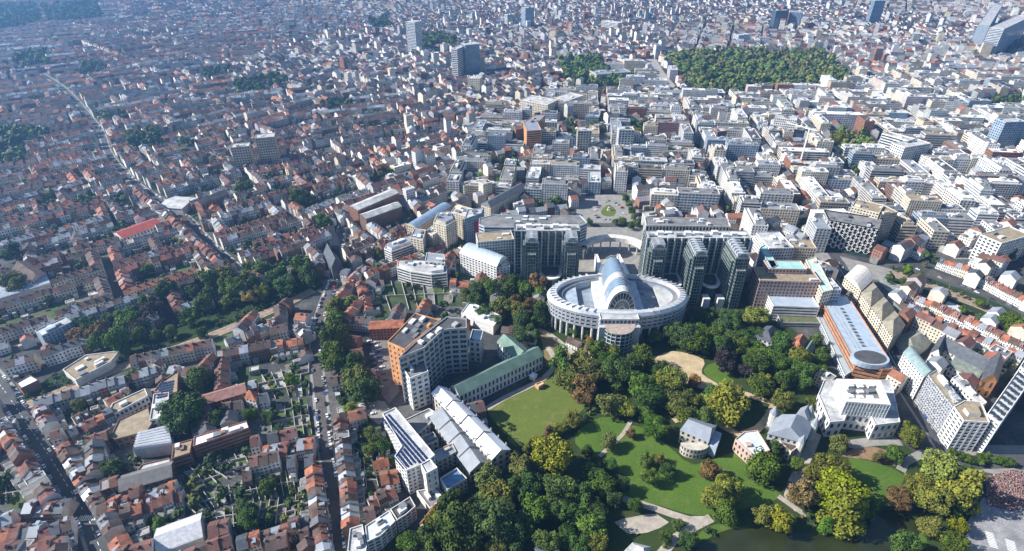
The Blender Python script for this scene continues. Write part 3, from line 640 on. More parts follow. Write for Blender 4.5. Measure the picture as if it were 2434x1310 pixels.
def gabled(name, label, cat, z, rh, pts, wall, roof, windows=True, ribs=0, **kw):
    r = bld(name, label, cat, P(z, *pts), z, wall, roof, "punch" if windows else "plain", kw.pop("bay", 4.5), kw.pop("st", 5), kw.pop("wf", .42), kw.pop("hf", .55), kind=kw.pop("kind", "gable"), rh=rh, **kw)
    return r
def quad_line(z, a, b, wid):
    """four corners of a bar of width wid whose near long edge runs a-b (pixels at height z)"""
    return rect(a, b, z, wid)
def bar(name, label, cat, z, rh, a, b, wid, wall, roof, **kw):
    st = kw.pop("style", "punch")
    return bld(name, label, cat, rect(a, b, z, wid), z, wall, roof, st, kw.pop("bay", 4.2), kw.pop("st", 4.6), kw.pop("wf", .42), kw.pop("hf", .55), kind=kw.pop("kind", "gable"), rh=rh, **kw)
bar("convent_wing", "long white museum wing with a copper green roof along the lawn", "museum", 15, 5, (1092, 940), (1290, 845), 13, "white", PATINA, bay=3.6, st=6, wf=.45, hf=.62)
bld("convent_wing", "short white museum wing with copper green roof behind the long one", "museum", P(15, (1182, 812), (1214, 797), (1262, 838), (1225, 852)), 15, "white", PATINA, "punch", 4, 5, .4, .5, kind="gable", rh=5)
# two long halls of the old museum
def hall(label, pts, z, rh, roof, wall, nrib, fin):
    root = bld("museum_hall", label, "museum", P(z, *pts), z, wall, roof, "punch", 4.5, 5, .45, .55, kind="gable", rh=rh)
    p = ccw(P(z, *pts)); c = centre(p); l01 = math.dist(p[0], p[1]); l12 = math.dist(p[1], p[2])
    a, b, cc, d = p if l01 >= l12 else (p[1], p[2], p[3], p[0]); le = lambda u, v, t: (u[0]+(v[0]-u[0])*t-0, u[1]+(v[1]-u[1])*t)
    for k in range(1, nrib+1):
        t = k/(nrib+1); A, D = le(a, b, t), le(d, cc, t); M = le(A, D, .5); m = MB()
        s = .55
        dx, dy = (b[0]-a[0])/math.dist(a, b)*s, (b[1]-a[1])/math.dist(a, b)*s
        for u, v, zu, zv in ((A, M, z-.2, z+rh+.15), (M, D, z+rh+.15, z-.2)):
            m.face([(u[0]-dx-c[0], u[1]-dy-c[1], zu+.3), (u[0]+dx-c[0], u[1]+dy-c[1], zu+.3), (v[0]+dx-c[0], v[1]+dy-c[1], zv+.3), (v[0]-dx-c[0], v[1]-dy-c[1], zv+.3)])
        m.build("roof_rib", ROOFDARK, root)
    if fin:
        for k in range(9):
            t = (k+.5)/9; A = le(a, b, t)
            for e in (A, le(d, cc, t)):
                m = MB(); m.box(-.5, .5, -.5, .5, z-1, z+1.6); m.box(-.3, .3, -.3, .3, z+1.6, z+2.8); o = m.build("pinnacle", WALLS["pale"], root); o.location = (e[0]-c[0], e[1]-c[1], 0)
hall("long museum hall with a brilliant white gable roof beside the lawn", [(1026, 935), (1062, 922), (1212, 1068), (1168, 1092)], 16, 5, ROOFWHITE, "stone", 3, True)
hall("long museum hall with a dull grey zinc roof inside the museum yard", [(1022, 992), (1078, 968), (1166, 1098), (1116, 1122)], 11, 5, mat("dull_zinc", (.22, .24, .27), .6, .15, .2), "stone", 3, False)
bld("museum_annex", "flat grey link roof between the museum halls and end tower", "museum", P(9, (950, 1005), (1020, 972), (1042, 985), (1020, 1010), (985, 1040)), 9, "pale", ROOFGREY, "punch", 4, 4, .4, .5, plant=2)
bld("museum_annex", "low grey cube roof in the museum yard", "museum", P(10, (1002, 1040), (1030, 1028), (1042, 1046), (1012, 1060)), 10, "pale", ROOFGREY, "punch", 4, 4, .4, .5, plant=3)
bld("museum_annex", "stepped pale annex with a rooflight in the museum yard", "museum", P(12, (1030, 1075), (1075, 1055), (1085, 1075), (1040, 1098)), 12, "stone", ZINC, "punch", 4, 4, .4, .5, plant=1)
r = bld("museum_office", "white office with long rows of blue solar panels on its roof", "museum", P(24, (909, 985), (940, 970), (1034, 1083), (1008, 1102), (966, 1120), (938, 1086), (955, 1062)), 24, "white", ROOFLIGHT, "punch", 3.4, 3.6, .5, .45, plant=0)
SOLAR = mat("solar_panel", (.02, .04, .12), .2, .3, .8, .2, .8)
def panels(root, z, a, b, wid, rows, n):
    """rows of panels laid along pixel line a-b, stepping wid metres to the camera side"""
    A, B = at(*a, z), at(*b, z); l = math.dist(A, B); ux = ((B[0]-A[0])/l, (B[1]-A[1])/l); uy = (ux[1], -ux[0]); c = root.location; me = None
    pl = l/n
    for r_ in range(rows):
        for k in range(n):
            if me is None:
                m = MB(); m.shell([(0, 0, .3), (pl*.9, 0, .3), (pl*.9, wid*.72, .8), (0, wid*.72, .8), (0, 0, .22), (pl*.9, 0, .22), (pl*.9, wid*.72, .72), (0, wid*.72, .72)], [(0, 1, 2, 3), (4, 5, 6, 7), (2, 3, 7, 6)]); me = m.mesh("solar_panel", [SOLAR])
            o = link("solar_panel", me, root); x, y = k*pl, r_*wid
            o.location = (A[0]+ux[0]*x+uy[0]*y-c[0], A[1]+ux[1]*x+uy[1]*y-c[1], z+.06-c[2]); o.rotation_euler = (0, 0, math.atan2(ux[1], ux[0])); o.scale = (1, -1, 1)
panels(r, 24, (926, 985), (1020, 1092), 2.6, 3, 12)
panels(r, 24, (962, 1066), (990, 1100), 2.6, 4, 5)
bld("museum_tower", "slim pale stair tower at the corner of the solar roof", "museum", P(27, (1000, 1105), (1022, 1092), (1040, 1113), (1012, 1128)), 27, "white", ROOFLIGHT, "punch", 5, 5, .25, .4, plant=1)
bld("museum_annex", "pale annex with a sunken blue glass roof beside the park trees", "museum", P(12, (1046, 1140), (1086, 1115), (1110, 1140), (1064, 1168)), 12, "pale", mat("blue_skylight", (.1, .2, .33), .25, .25, .3, 0, .6), "punch", 3, 4, .35, .5, plant=0, par=1.6)
bld("museum_annex", "flat grey workshop roof below the slim stair tower", "workshop", P(6, (990, 1168), (1040, 1160), (1060, 1182), (1022, 1210)), 6, "pale", ROOFGREY, "plain", plant=2)
# ------------------------------------------------------------------ park buildings
def mansion(name, label, pts, z, wall, roof, rh, hip=.28, turrets=(), dorm=0, kind="gable", bay=4, st=4.4):
    root = bld(name, label, "mansion", P(z, *pts), z, wall, roof, "punch", bay, st, .42, .5, kind=kind, rh=rh, hip=hip)
    c = root.location
    for (px, py, rr, hh) in turrets:
        X, Y = at(px, py, z); b = MB(); n = 8
        b.prism([(rr*math.cos(2*math.pi*i/n), rr*math.sin(2*math.pi*i/n)) for i in range(n)], 0, z+1.5, 0, False)
        q = [(rr*1.15*math.cos(2*math.pi*i/n), rr*1.15*math.sin(2*math.pi*i/n), z+1.5) for i in range(n)]
        for i in range(n): b.face([q[i], q[(i+1) % n], (0, 0, z+hh)], 1)
        o = b.build("turret", [WALLS[wall], roof], root); o.location = (X-c[0], Y-c[1], 0)
    return root
lib = bld("library", "pale stone library with a long grey zinc roof and rounded apse on the lawn", "library", P(13, (1618, 1022), (1640, 992), (1702, 1012), (1684, 1050)), 13, "stone", ZINC, "punch", 4, 5, .4, .55, kind="gable", rh=5, hip=.08)
cl = lib.location
b = MB(); X, Y = at(1652, 1052, 9); ar = [(10*math.cos(math.pi+math.pi*i/12), 7*math.sin(math.pi+math.pi*i/12)) for i in range(13)]; W, G = MB(), MB()
facade(ar, 0, 9, "punch", 2.4, 4.5, .45, .55, W, G); W.face([(x, y, 9.02) for x, y in ar]); o = W.build("apse", WALLS["stone"], lib); o.location = (X-cl[0], Y-cl[1], 0); o2 = G.build("apse_window", CITYGLASS, lib, "stuff"); o2.location = o.location
o = MB(); o.prism(P(10, (1697, 1022), (1716, 1030), (1703, 1066), (1686, 1056)), 0, 10); o.build("side_annex", WALLS["bluegrey"], lib, loc=(cl[0], cl[1], 0))
bld("institute_building", "brick institute with a shallow pale grey roof below the library path", "institute", P(11, (1747, 1045), (1768, 1028), (1800, 1024), (1830, 1072), (1790, 1084)), 11, "pink", mat("pale_zinc", (.52, .56, .6), .5, .15, .2), "punch", 3.4, 4.5, .4, .5, plant=1)
mansion("institute_building", "turreted white and brick institute with slate-blue roofs", [(1826, 1030), (1850, 985), (1935, 1000), (1912, 1052)], 14, "pale", ZINC, 7, .2, [(1838, 985, 2.6, 9), (1922, 985, 3.4, 10), (1936, 1010, 2.6, 9), (1905, 1052, 2.4, 8)])
bld("institute_building", "front terrace wing of the turreted institute with brown roof panels", "institute", P(9, (1850, 1048), (1882, 1032), (1912, 1052), (1880, 1076)), 9, "cream", TILE_B, "punch", 3.6, 4.2, .4, .5, plant=0)
bld("institute_building", "steep cross wing of the turreted institute nearest the white mansion", "institute", P(16, (1890, 990), (1905, 970), (1932, 975), (1920, 1000)), 16, "pale", ZINC, "punch", 3.5, 4.4, .42, .5, kind="gable", rh=6, hip=.2)
em = bld("museum_mansion", "large white stone mansion whose upper storeys are a glass box", "museum", P(15, (1944, 938), (1958, 905), (2118, 905), (2139, 1005), (2080, 1012), (2070, 992), (2012, 985), (2006, 1002), (1972, 1005)), 15, "white", ROOFLIGHT, "punch", 4.6, 6, .4, .5, plant=0)
ce = em.location
for nm, z0, z1, pts, gl in (("glass_box", 15.1, 28, [(1988, 902), (2092, 905), (2117, 964), (2011, 956)], 1),):
    q = [(x-ce[0], y-ce[1]) for x, y in ccw(P(28, *pts))]; W, G, Rf = MB(), MB(), MB()
    facade(q, z0, z1, "grid", 2.2, 4.2, .86, .84, W, G); W.build("box_frame", WALLS["white"], em); G.build("box_glass", mat("pale_glass", (.38, .45, .48), .2, .15, .3, 0, .6), em)
    roof_flat(Rf, q, z1, .8, 5.5); Rf.build("box_roof", [ROOFGREY, WALLS["white"]], em)
    for k in range(9):
        rr = random.Random(k); m = MB(); m.box(-2.2, 2.2, -1.5, 1.5, 0, rr.uniform(1, 2.4)); o = m.build("rooftop_plant", rr.choice((WALLS["white"], PLANT, PLANTD)), em); A = at(2020+24*(k % 3), 920+13*(k//3), 28); o.location = (A[0]-ce[0], A[1]-ce[1], 28.1)
bld("villa", "dark-roofed turreted villa beside the white wavy office", "villa", P(11, (1793, 800), (1822, 775), (1856, 788), (1835, 815)), 11, "pale", SLATE, "punch", 3.4, 4, .4, .5, kind="gable", rh=7, hip=.3)
bld("villa", "white villa with a steep orange tiled roof in the upper park", "villa", P(11, (1878, 818), (1897, 796), (1920, 808), (1905, 838)), 11, "white", TILE_O, "punch", 3.4, 3.8, .4, .5, kind="gable", rh=6, hip=.22)
bld("villa", "grey-green roofed lean-to villa wing beside the orange tiled roof", "villa", P(8, (1903, 836), (1920, 812), (1937, 825), (1922, 850)), 8, "cream", mat("green_slate", (.13, .2, .18), .6, .2, .3), "punch", 3.4, 3.8, .4, .5, kind="gable", rh=4)
bld("lodge", "low lodge with a bright red tiled roof under the villa", "lodge", P(4, (1906, 862), (1930, 848), (1937, 856), (1912, 872)), 4, "brick", TILE_R, "punch", 3, 3.5, .4, .5, kind="gable", rh=3)
bld("lodge", "white park lodge with a brown roof below the oval hemicycle", "lodge", P(5, (1345, 812), (1356, 800), (1384, 812), (1372, 824)), 5, "white", TILE_B, "punch", 3, 3, .35, .5, kind="gable", rh=3)
bld("lodge", "second park lodge, brown roof, nearer the vault tower", "lodge", P(6, (1388, 826), (1402, 812), (1424, 824), (1412, 842)), 6, "pink", TILE_B, "punch", 3, 3, .35, .5, kind="gable", rh=3.5)
bld("garden_tent", "little white pointed tent beside the big lawn", "tent", P(4, (1258, 892), (1266, 884), (1277, 889), (1270, 898)), 4, "white", ROOFWHITE, "plain", kind="gable", rh=2.4, hip=.49)
bld("kiosk", "small orange kiosk with a pale roof at the lawn corner", "kiosk", P(3, (1272, 914), (1286, 908), (1294, 913), (1280, 921)), 3, "orange", ROOFLIGHT, "plain", plant=0)
bld("sports_hall", "low modern hall with a brilliant white roof beside the tree belt", "hall", P(9, (1096, 745), (1116, 718), (1192, 752), (1172, 778)), 9, "white", ROOFWHITE, "plain", plant=4)
bld("park_house", "slate-roofed pavilion hidden by trees at the park's lower edge", "pavilion", P(7, (1272, 1305), (1290, 1292), (1330, 1306), (1310, 1325)), 7, "pale", SLATE, "punch", 4, 4, .4, .5, kind="gable", rh=4)
bld("park_house", "ornate white villa at the bottom path by the pond", "villa", P(9, (1485, 1310), (1505, 1290), (1545, 1300), (1530, 1330)), 9, "white", ROOFLIGHT, "punch", 3.5, 4.2, .4, .5, kind="gable", rh=4, hip=.25)
bld("park_house", "house with an L-shaped orange roof beside the park wall", "house", P(7, (998, 1245), (1028, 1206), (1040, 1212), (1012, 1254)), 7, "cream", TILE_O, "punch", 3.5, 3.5, .4, .5, kind="gable", rh=4)
bld("park_house", "cross wing of the orange-roofed house beside the park wall", "house", P(7, (1026, 1214), (1036, 1203), (1064, 1226), (1052, 1238)), 7, "cream", TILE_O, "punch", 3.5, 3.5, .4, .5, kind="gable", rh=4)
# ------------------------------------------------------------------ offices above the park
lx = bld("office_building", "long orange brick office with a silver-blue roof and oval drum", "office", P(15, (1951, 712), (1982, 700), (2014, 703), (2110, 850), (2122, 878), (2098, 880), (2034, 866)), 15, mat("ochre_brick", (.4, .2, .11), .85, .25, .3), mat("silver_roof", (.42, .5, .58), .35, .12, .2, .2, .5), "ribbon", 4, 4, .6, .4, plant=0)
c = lx.location; m = MB(); X, Y = at(2068, 850, 19); e = [(15*math.cos(2*math.pi*i/24), 10*math.sin(2*math.pi*i/24)) for i in range(24)]; m.prism(e, 15, 19.5, 1); m.face([(x*.86, y*.86, 19.62) for x, y in e], 0)
o = m.build("oval_drum", [ROOFDARK, mat("silver_roof", (0, 0, 0))], lx); o.location = (X-c[0], Y-c[1], 0)
for k in range(12):
    m = MB(); m.box(-1.2, 1.2, -.9, .9, 0, 1.3); o = m.build("rooftop_plant", PLANTD, lx); A = at(2000+k*4.6, 735+k*8, 15); o.location = (A[0]-c[0], A[1]-c[1], 15.1)
b = MB()
for k in range(2):
    A, B = at(1966+k*9, 720, 15), at(2052+k*9, 858, 15); l, r = strip([A, B], .8); b.face([(*r[0], 15.5), (*r[1], 15.5), (*l[1], 15.5), (*l[0], 15.5)])
b.build("roof_rib", ROOFLIGHT, lx, loc=c)
bld("glass_gallery", "low striped glass gallery running beside the orange brick office", "gallery", P(5, (1943, 752), (1956, 745), (2030, 880), (2008, 895)), 5, "steel", mat("striped_glass", (.34, .4, .42), .3, .2, 1.2), "grid", 3, 2.6, .8, .7, plant=0)
bld("office_building", "brown stone office with regular windows in front of the turquoise edge", "office", rect((1806, 668), (1952, 672), 33, 24), 33, "pink", ROOFTAN, "punch", 3.3, 3.6, .52, .6, plant=2)
bld("office_building", "set-back brown upper floors with a turquoise cornice", "office", rect((1828, 640), (1918, 642), 38, 16), 38, "pink", mat("turquoise_roof", (.3, .5, .46), .6, .15, .2), "punch", 3.3, 3.6, .52, .6, plant=0, occ=False)
bld("office_building", "dark glass office wing with a turquoise roof edge beside the comb wings", "office", P(38, (1806, 590), (1818, 582), (1848, 632), (1834, 640)), 38, "bluegrey", mat("turquoise_roof", (0, 0, 0)), "fins", 3, 3.6, .8, .7, plant=0, glass=BLUEGLASS)
bld("office_building", "slanting office wing with sage green roof towards the grey square", "office", P(30, (1915, 618), (1938, 612), (1980, 690), (1955, 696)), 30, "cream", mat("sage_roof", (.42, .52, .46), .7, .15, .2), "punch", 3.3, 3.6, .5, .6, plant=1)
bld("office_building", "grey roofed corner office at the end of the brown stone front", "office", rect((1956, 690), (2000, 690), 28, 20), 28, "steel", ROOFGREY, "grid", 3, 3.6, .7, .6, plant=3)
bld("office_building", "white wavy-banded office under the brown stone front", "office", rect((1838, 728), (1948, 732), 16, 22), 16, "white", mat("silver_roof", (0, 0, 0)), "ribbon", 4, 3.2, .8, .5, plant=0)
bld("office_annex", "green planted roof terraces below the white wavy-banded office", "office", rect((1858, 768), (1952, 770), 5, 17), 5, "grey", mat("green_roof", (.11, .12, .06), .9, .4, .4), "ribbon", 4, 2.5, .8, .5, plant=0)
bld("office_building", "white gridded office behind the turquoise roof edge", "office", rect((1830, 592), (1888, 590), 34, 34), 34, "white", ROOFLIGHT, "grid", 3, 3.4, .6, .6, plant=5)
# office in a white diamond net
nb_ = P(35, (1970, 525), (2090, 547), (2098, 521), (1958, 500)); nb_ = ccw(nb_)
net = bld("office_building", "dark office wrapped in a white diamond net facade", "office", nb_, 35, mat("net_glass", (.012, .014, .018), .2, .3, .3), ROOFGREY, "plain", plant=5, par=1.2, z0=0)
c = net.location; m = MB()
for a, ux, n, l in edges([(x-c[0], y-c[1]) for x, y in nb_]):
    nb = max(2, round(l/4.2)); bw = l/nb; nf = 9; sh = 31/nf
    for i in range(nb):
        for j in range(nf):
            z0 = 4+j*sh; up = (i+j) % 2
            def bar_(x0, za, x1, zb, t=.5):
                q = lambda x, z, o: (a[0]+ux[0]*x+n[0]*o, a[1]+ux[1]*x+n[1]*o, z)
                m.face([q(x0-t, za, .5), q(x0+t, za, .5), q(x1+t, zb, .5), q(x1-t, zb, .5)]); m.face([q(x0+t, za, .5), q(x0+t, za, .05), q(x1+t, zb, .05), q(x1+t, zb, .5)])
            if up: bar_(i*bw, z0, (i+.72)*bw, z0+sh)
            else: bar_((i+.72)*bw, z0, i*bw, z0+sh)
            m.obox(a, ux, n, i*bw+.2, i*bw+bw*.6, .06, .46, z0+sh*.9, z0+sh*1.04)
m.build("lattice", WALLS["white"], net); m = MB()
m.prism(inset([(x-c[0], y-c[1]) for x, y in nb_], -.6), 0, 3.9, 0, False); m.build("glass_base", GREENGLASS, net)
bld("office_building", "bright white box behind the diamond net office", "office", rect((1937, 508), (2015, 506), 33, 10), 33, "white", ROOFWHITE, "plain", plant=0)
bld("office_building", "tan gridded office block right behind the diamond net", "office", rect((2024, 492), (2090, 508), 42, 26), 42, "cream", ROOFTAN, "grid", 3, 3.2, .6, .5, plant=3)
bld("office_building", "beige gridded office flank at the corner of the tan block", "office", rect((2094, 512), (2134, 505), 40, 22), 40, "beige", ROOFTAN, "grid", 3, 3.2, .6, .5, plant=2)
# stone apartment row along the dual carriageway
bld("apartment_building", "white apartment block with a barrel metal roof near the station square", "apartments", P(21, (2008, 658), (2038, 630), (2074, 664), (2046, 692)), 21, "cream", mat("pale_metal", (.5, .47, .43), .5, .15, .3), "punch", 3.2, 3.2, .5, .55, kind="barrel", rh=5)
for i, (pts, lb) in enumerate(((((2048, 696), (2076, 672), (2100, 702), (2070, 728)), "nearest the barrel-roofed block"), (((2072, 730), (2101, 706), (2126, 735), (2096, 762)), "in the middle of the row"), (((2098, 764), (2127, 739), (2152, 772), (2122, 800)), "at the corner by the grey market hall"))):
    bld("apartment_building", "stone-roofed white apartment block "+lb, "apartments", P(21, *pts), 21, "cream", mat("stone_roof", (.22, .2, .15), .85, .25, .3), "punch", 3.2, 3.2, .5, .55, kind="gable", rh=6, hip=.3, group="stone-roofed apartment blocks along the dual carriageway")
bld("market_hall", "grey-green double-roofed hall behind the stone-roofed apartments", "hall", P(8, (2098, 722), (2128, 715), (2160, 742), (2130, 758)), 8, "grey", mat("lichen_roof", (.2, .2, .16), .85, .25, .2), "plain", kind="gable", rh=4)
bld("market_hall", "broad olive-grey roofed hall below the stone apartments", "hall", P(8, (2130, 800), (2170, 785), (2215, 812), (2175, 840)), 8, "grey", mat("lichen_roof", (0, 0, 0)), "plain", kind="gable", rh=5, hip=.2)
# apartment slabs with mottled front
bld("apartment_building", "white apartment wing with a green-grey gambrel roof along the carriageway", "apartments", P(24, (2147, 840), (2170, 826), (2216, 884), (2196, 896)), 24, "white", mat("green_zinc", (.2, .27, .27), .5, .2, .3), "punch", 3, 3, .45, .45, kind="barrel", rh=4)
mot = mat("mottled_front", (.33, .34, .36), .5, .75, .9)
bld("apartment_building", "long apartment block with a mottled grey front and brown roof", "apartments", P(27, (2205, 893), (2226, 880), (2292, 960), (2266, 972)), 27, mot, ROOFTAN, "grid", 2.2, 2.8, .55, .5, plant=6)
bld("apartment_building", "white corner apartment block with stepped roof terrace", "apartments", P(29, (2266, 968), (2292, 953), (2332, 957), (2352, 1006), (2290, 1002)), 29, "white", ROOFTAN, "grid", 4.2, 3.2, .7, .55, plant=3, penthouse=5)
bld("apartment_building", "white apartment slab with balconies below the brick church gable", "apartments", P(22, (2262, 900), (2278, 892), (2345, 958), (2330, 966)), 22, "white", ROOFLIGHT, "punch", 3.2, 3, .5, .5, plant=3)
sl2 = bld("apartment_building", "tall white gridded slab with a dark far side at the frame edge", "apartments", P(30, (2346, 985), (2420, 880), (2450, 905), (2376, 1010)), 30, "white", ROOFLIGHT, "grid", 3.6, 3, .6, .5, plant=4)
bld("apartment_building", "grey-white slab rising behind the gridded slab at the corner", "apartments", P(30, (2424, 872), (2470, 800), (2500, 820), (2452, 900)), 30, "white", ROOFGREY, "grid", 3.6, 3, .6, .5, plant=2)
A, B, C_, D_2 = [at(*q, 30) for q in ((2346, 985), (2420, 880), (2450, 905), (2376, 1010))]; cs = sl2.location; me = None; aa = math.atan2(B[1]-A[1], B[0]-A[0])
for i in range(9):
    for j in range(3):
        s, t = (i+.6)/9.2, (j+.6)/3.2
        if me is None: m = MB(); m.box(-1.5, 1.5, -1.2, 1.2, 0, 1.1); me = m.mesh("rooflight", [CITYGLASS])
        o = link("rooflight", me, sl2); o.rotation_euler = (0, 0, aa); o.location = (A[0]+(B[0]-A[0])*s+(D_2[0]-A[0])*t-cs[0], A[1]+(B[1]-A[1])*s+(D_2[1]-A[1])*t-cs[1], 30.06)
# church with slate roofs
bld("convent", "long slate-roofed convent range behind the church", "convent", P(12, (2240, 828), (2252, 808), (2358, 862), (2345, 885)), 12, "pale", SLATE, "punch", 3.6, 4, .35, .5, kind="gable", rh=7)
bld("convent", "short slate-roofed convent wing beside the grey gambrel roof", "convent", P(12, (2212, 838), (2232, 806), (2250, 812), (2234, 850)), 12, "pale", SLATE, "punch", 3.6, 4, .35, .5, kind="gable", rh=7)
bld("convent", "second parallel slate convent roof with green moss", "convent", P(10, (2258, 870), (2270, 850), (2334, 885), (2322, 905)), 10, "pale", mat("mossy_slate", (.12, .14, .12), .7, .35, .4), "punch", 3.6, 4, .35, .5, kind="gable", rh=6)
bld("church", "church with an orange brick gable and steep slate roof", "church", P(17, (2332, 905), (2370, 908), (2384, 862), (2350, 855)), 17, WALLS["orange"], SLATE, "punch", 5, 8, .3, .6, kind="gable", rh=9, gablem=WALLS["orange"])
# ------------------------------------------------------------------ balcony apartments left of the glass wings
bld("apartment_building", "white balcony apartment block with a blue-grey vaulted roof", "apartments", P(24, (1093, 602), (1127, 580), (1206, 612), (1180, 634)), 24, "white", mat("vault_zinc", (.42, .5, .58), .4, .1, .3, .2, .5), "grid", 4, 3.2, .62, .6, kind="barrel", rh=6)
bld("apartment_building", "white corner annex at the foot of the blue-grey vault", "apartments", rect((1180, 638), (1212, 634), 21, 10), 21, "white", ROOFLIGHT, "grid", 4, 3.2, .5, .5, plant=1)
bld("apartment_building", "curved white balcony block with small blue domes", "apartments", P(16, (943, 636), (975, 646), (1025, 654), (1062, 650), (1062, 628), (1000, 622), (946, 622)), 16, "white", ROOFLIGHT, "ribbon", 4, 3, .7, .62, plant=5, penthouse=3)
bld("apartment_building", "stepped back top of the curved balcony block with pale blue roof", "apartments", P(22, (1010, 622), (1058, 626), (1056, 606), (1014, 602)), 22, "white", ZINC, "grid", 4, 3, .6, .55, plant=1, occ=False)
bld("apartment_building", "round-cornered balcony block with a blue cupola", "apartments", P(18, (913, 592), (930, 600), (990, 578), (978, 562), (922, 580)), 18, "white", ZINC, "ribbon", 4, 3, .7, .6, plant=4, penthouse=3)
bld("apartment_building", "beige stepped balcony tower next to the round-cornered block", "apartments", P(26, (975, 566), (1005, 572), (1012, 548), (985, 544)), 26, "cream", ZINC, "grid", 3.6, 3, .55, .5, plant=3)
bld("apartment_building", "tallest beige balcony tower with a blue dome roof", "apartments", P(36, (1030, 530), (1060, 538), (1085, 524), (1074, 505), (1040, 508)), 36, "cream", ZINC, "grid", 3.4, 3, .5, .5, plant=3, penthouse=3)
bld("apartment_building", "lower beige balcony tower in front of the domed one", "apartments", P(24, (1008, 552), (1028, 560), (1046, 550), (1030, 536)), 24, "cream", ROOFLIGHT, "grid", 3.4, 3, .5, .5, plant=2)
bld("apartment_building", "long cream block behind the beige balcony towers", "apartments", P(32, (1072, 505), (1112, 516), (1125, 498), (1086, 486)), 32, "cream", ROOFLIGHT, "grid", 3.4, 3, .5, .5, plant=5)
ban = bld("office_building", "grey office with a red banner on its shaded front", "office", P(34, (1104, 522), (1144, 508), (1150, 494), (1112, 500)), 34, "bluegrey", ROOFLIGHT, "grid", 3, 3.4, .6, .5, plant=2)
A, B = at(1128, 514, 34), at(1142, 509, 34); m = MB(); m.face([(A[0], A[1]-.8, 10), (B[0], B[1]-.8, 10), (B[0], B[1]-.8, 27), (A[0], A[1]-.8, 27)]); m.build("banner", mat("red_banner", (.5, .02, .06), .6, .1, .3), ban, loc=ban.location)
bar("apartment_building", "long block with a smooth blue roof below the white dome", "apartments", 20, 3, (990, 542), (1072, 490), 15, "beige", mat("blue_zinc", (.22, .3, .4), .4, .15, .2, .2, .5), kind="barrel", bay=3, st=3.2)
bar("apartment_building", "long dark-roofed block with cream end wall above the parliament", "apartments", 22, 3.5, (1166, 492), (1256, 442), 15, "cream", SLATE, bay=3, st=3.2, hip=.05)
bar("apartment_building", "long brick block with small blue rooflights", "apartments", 22, 2.5, (850, 500), (948, 458), 18, "brick", ROOFLIGHT, bay=3, st=3.1)
bar("apartment_building", "lower red-grey brick block with bay windows in front of it", "apartments", 18, 3, (870, 520), (955, 490), 16, "brown", ROOFLIGHT, bay=3, st=3.1)
bar("apartment_building", "brick apartment row with orange roof beside the museum car park", "apartments", 13, 3, (877, 782), (958, 778), 12, "brick", TILE_O, bay=3, st=3.1)
# ------------------------------------------------------------------ school and brick halls by the wide avenue
bld("school_building", "tan flat-roofed school wing with two long rooflights", "school", P(9, (262, 1042), (282, 1000), (352, 968), (362, 1008), (350, 1026), (275, 1046)), 9, "brown", ROOFTAN, "punch", 4, 4, .5, .5, plant=0)
sb = bld("school_building", "grey flat-roofed school block with slanted rooflights", "school", P(11, (356, 1000), (366, 938), (402, 934), (400, 992)), 11, "pale", ROOFLIGHT, "punch", 4, 4, .5, .5, plant=3)
s2 = bld("school_building", "tan school roof carrying blue solar panels beside the brick gable", "school", P(11, (366, 932), (384, 908), (424, 882), (422, 932), (400, 940)), 11, "brick", ROOFTAN, "punch", 4, 4, .5, .5, plant=0)
panels(s2, 11, (378, 912), (414, 904), 3.2, 6, 6)
bld("school_building", "long narrow school range with brown roof and white dormers", "school", P(10, (262, 972), (268, 960), (345, 925), (352, 942), (272, 985)), 10, "white", ROOFTAN, "punch", 3, 4, .5, .5, plant=2)
saw = bld("sawtooth_hall", "white sawtooth-roofed school hall", "school", P(9, (318, 1072), (330, 1030), (402, 1012), (410, 1058)), 9, "pale", ROOFWHITE, "plain", plant=0)
p = ccw(P(9, (318, 1072), (330, 1030), (402, 1012), (410, 1058))); c = saw.location; le = lambda a, b, t: (a[0]+(b[0]-a[0])*t-0, a[1]+(b[1]-a[1])*t); l01 = math.dist(p[0], p[1]); q = p if l01 < math.dist(p[1], p[2]) else [p[1], p[2], p[3], p[0]]
for k in range(7):
    A, B, C_, D = le(q[0], q[3], k/7), le(q[1], q[2], k/7), le(q[1], q[2], (k+1)/7), le(q[0], q[3], (k+1)/7); m = MB(); s = lambda v, z: (v[0]-c[0], v[1]-c[1], z)
    m.face([s(A, 9.9), s(B, 9.9), s(C_, 12.3), s(D, 12.3)]); m.face([s(D, 9.9), s(C_, 9.9), s(C_, 12.3), s(D, 12.3)]); m.face([s(A, 9.9), s(D, 9.9), s(D, 12.3)]); m.face([s(B, 9.9), s(C_, 9.9), s(C_, 12.3)]); m.build("roof_tooth", ROOFWHITE, saw)
wb = bld("school_building", "long brick school wing with a bright white roof", "school", P(13, (459, 1063), (592, 1018), (586, 1002), (462, 1040)), 13, "brick", ROOFWHITE, "ribbon", 4, 3.4, .7, .45, plant=5)
bld("school_building", "lower brick link block with a small white roof light", "school", P(11, (408, 1092), (452, 1078), (458, 1045), (412, 1058)), 11, "brick", ROOFTAN, "ribbon", 4, 3.4, .7, .45, plant=2)
bld("school_building", "brick hall with a white rooflight strip", "school", P(8, (322, 1128), (336, 1106), (402, 1090), (408, 1104)), 8, "brick", ROOFLIGHT, "plain", plant=0)
bar("school_building", "long grey gabled hall with three pale rooflights below the brick hall", "school", 9, 4, (284, 1168), (408, 1132), 14, "brown", mat("slate_grey", (.16, .155, .15), .8, .2, .3))
bar("school_building", "long brick school range with a pink roof among garden trees", "school", 11, 4, (484, 962), (585, 932), 12, "brick", mat("pink_tile", (.36, .19, .15), .85, .25, .4), bay=3, st=3.6)
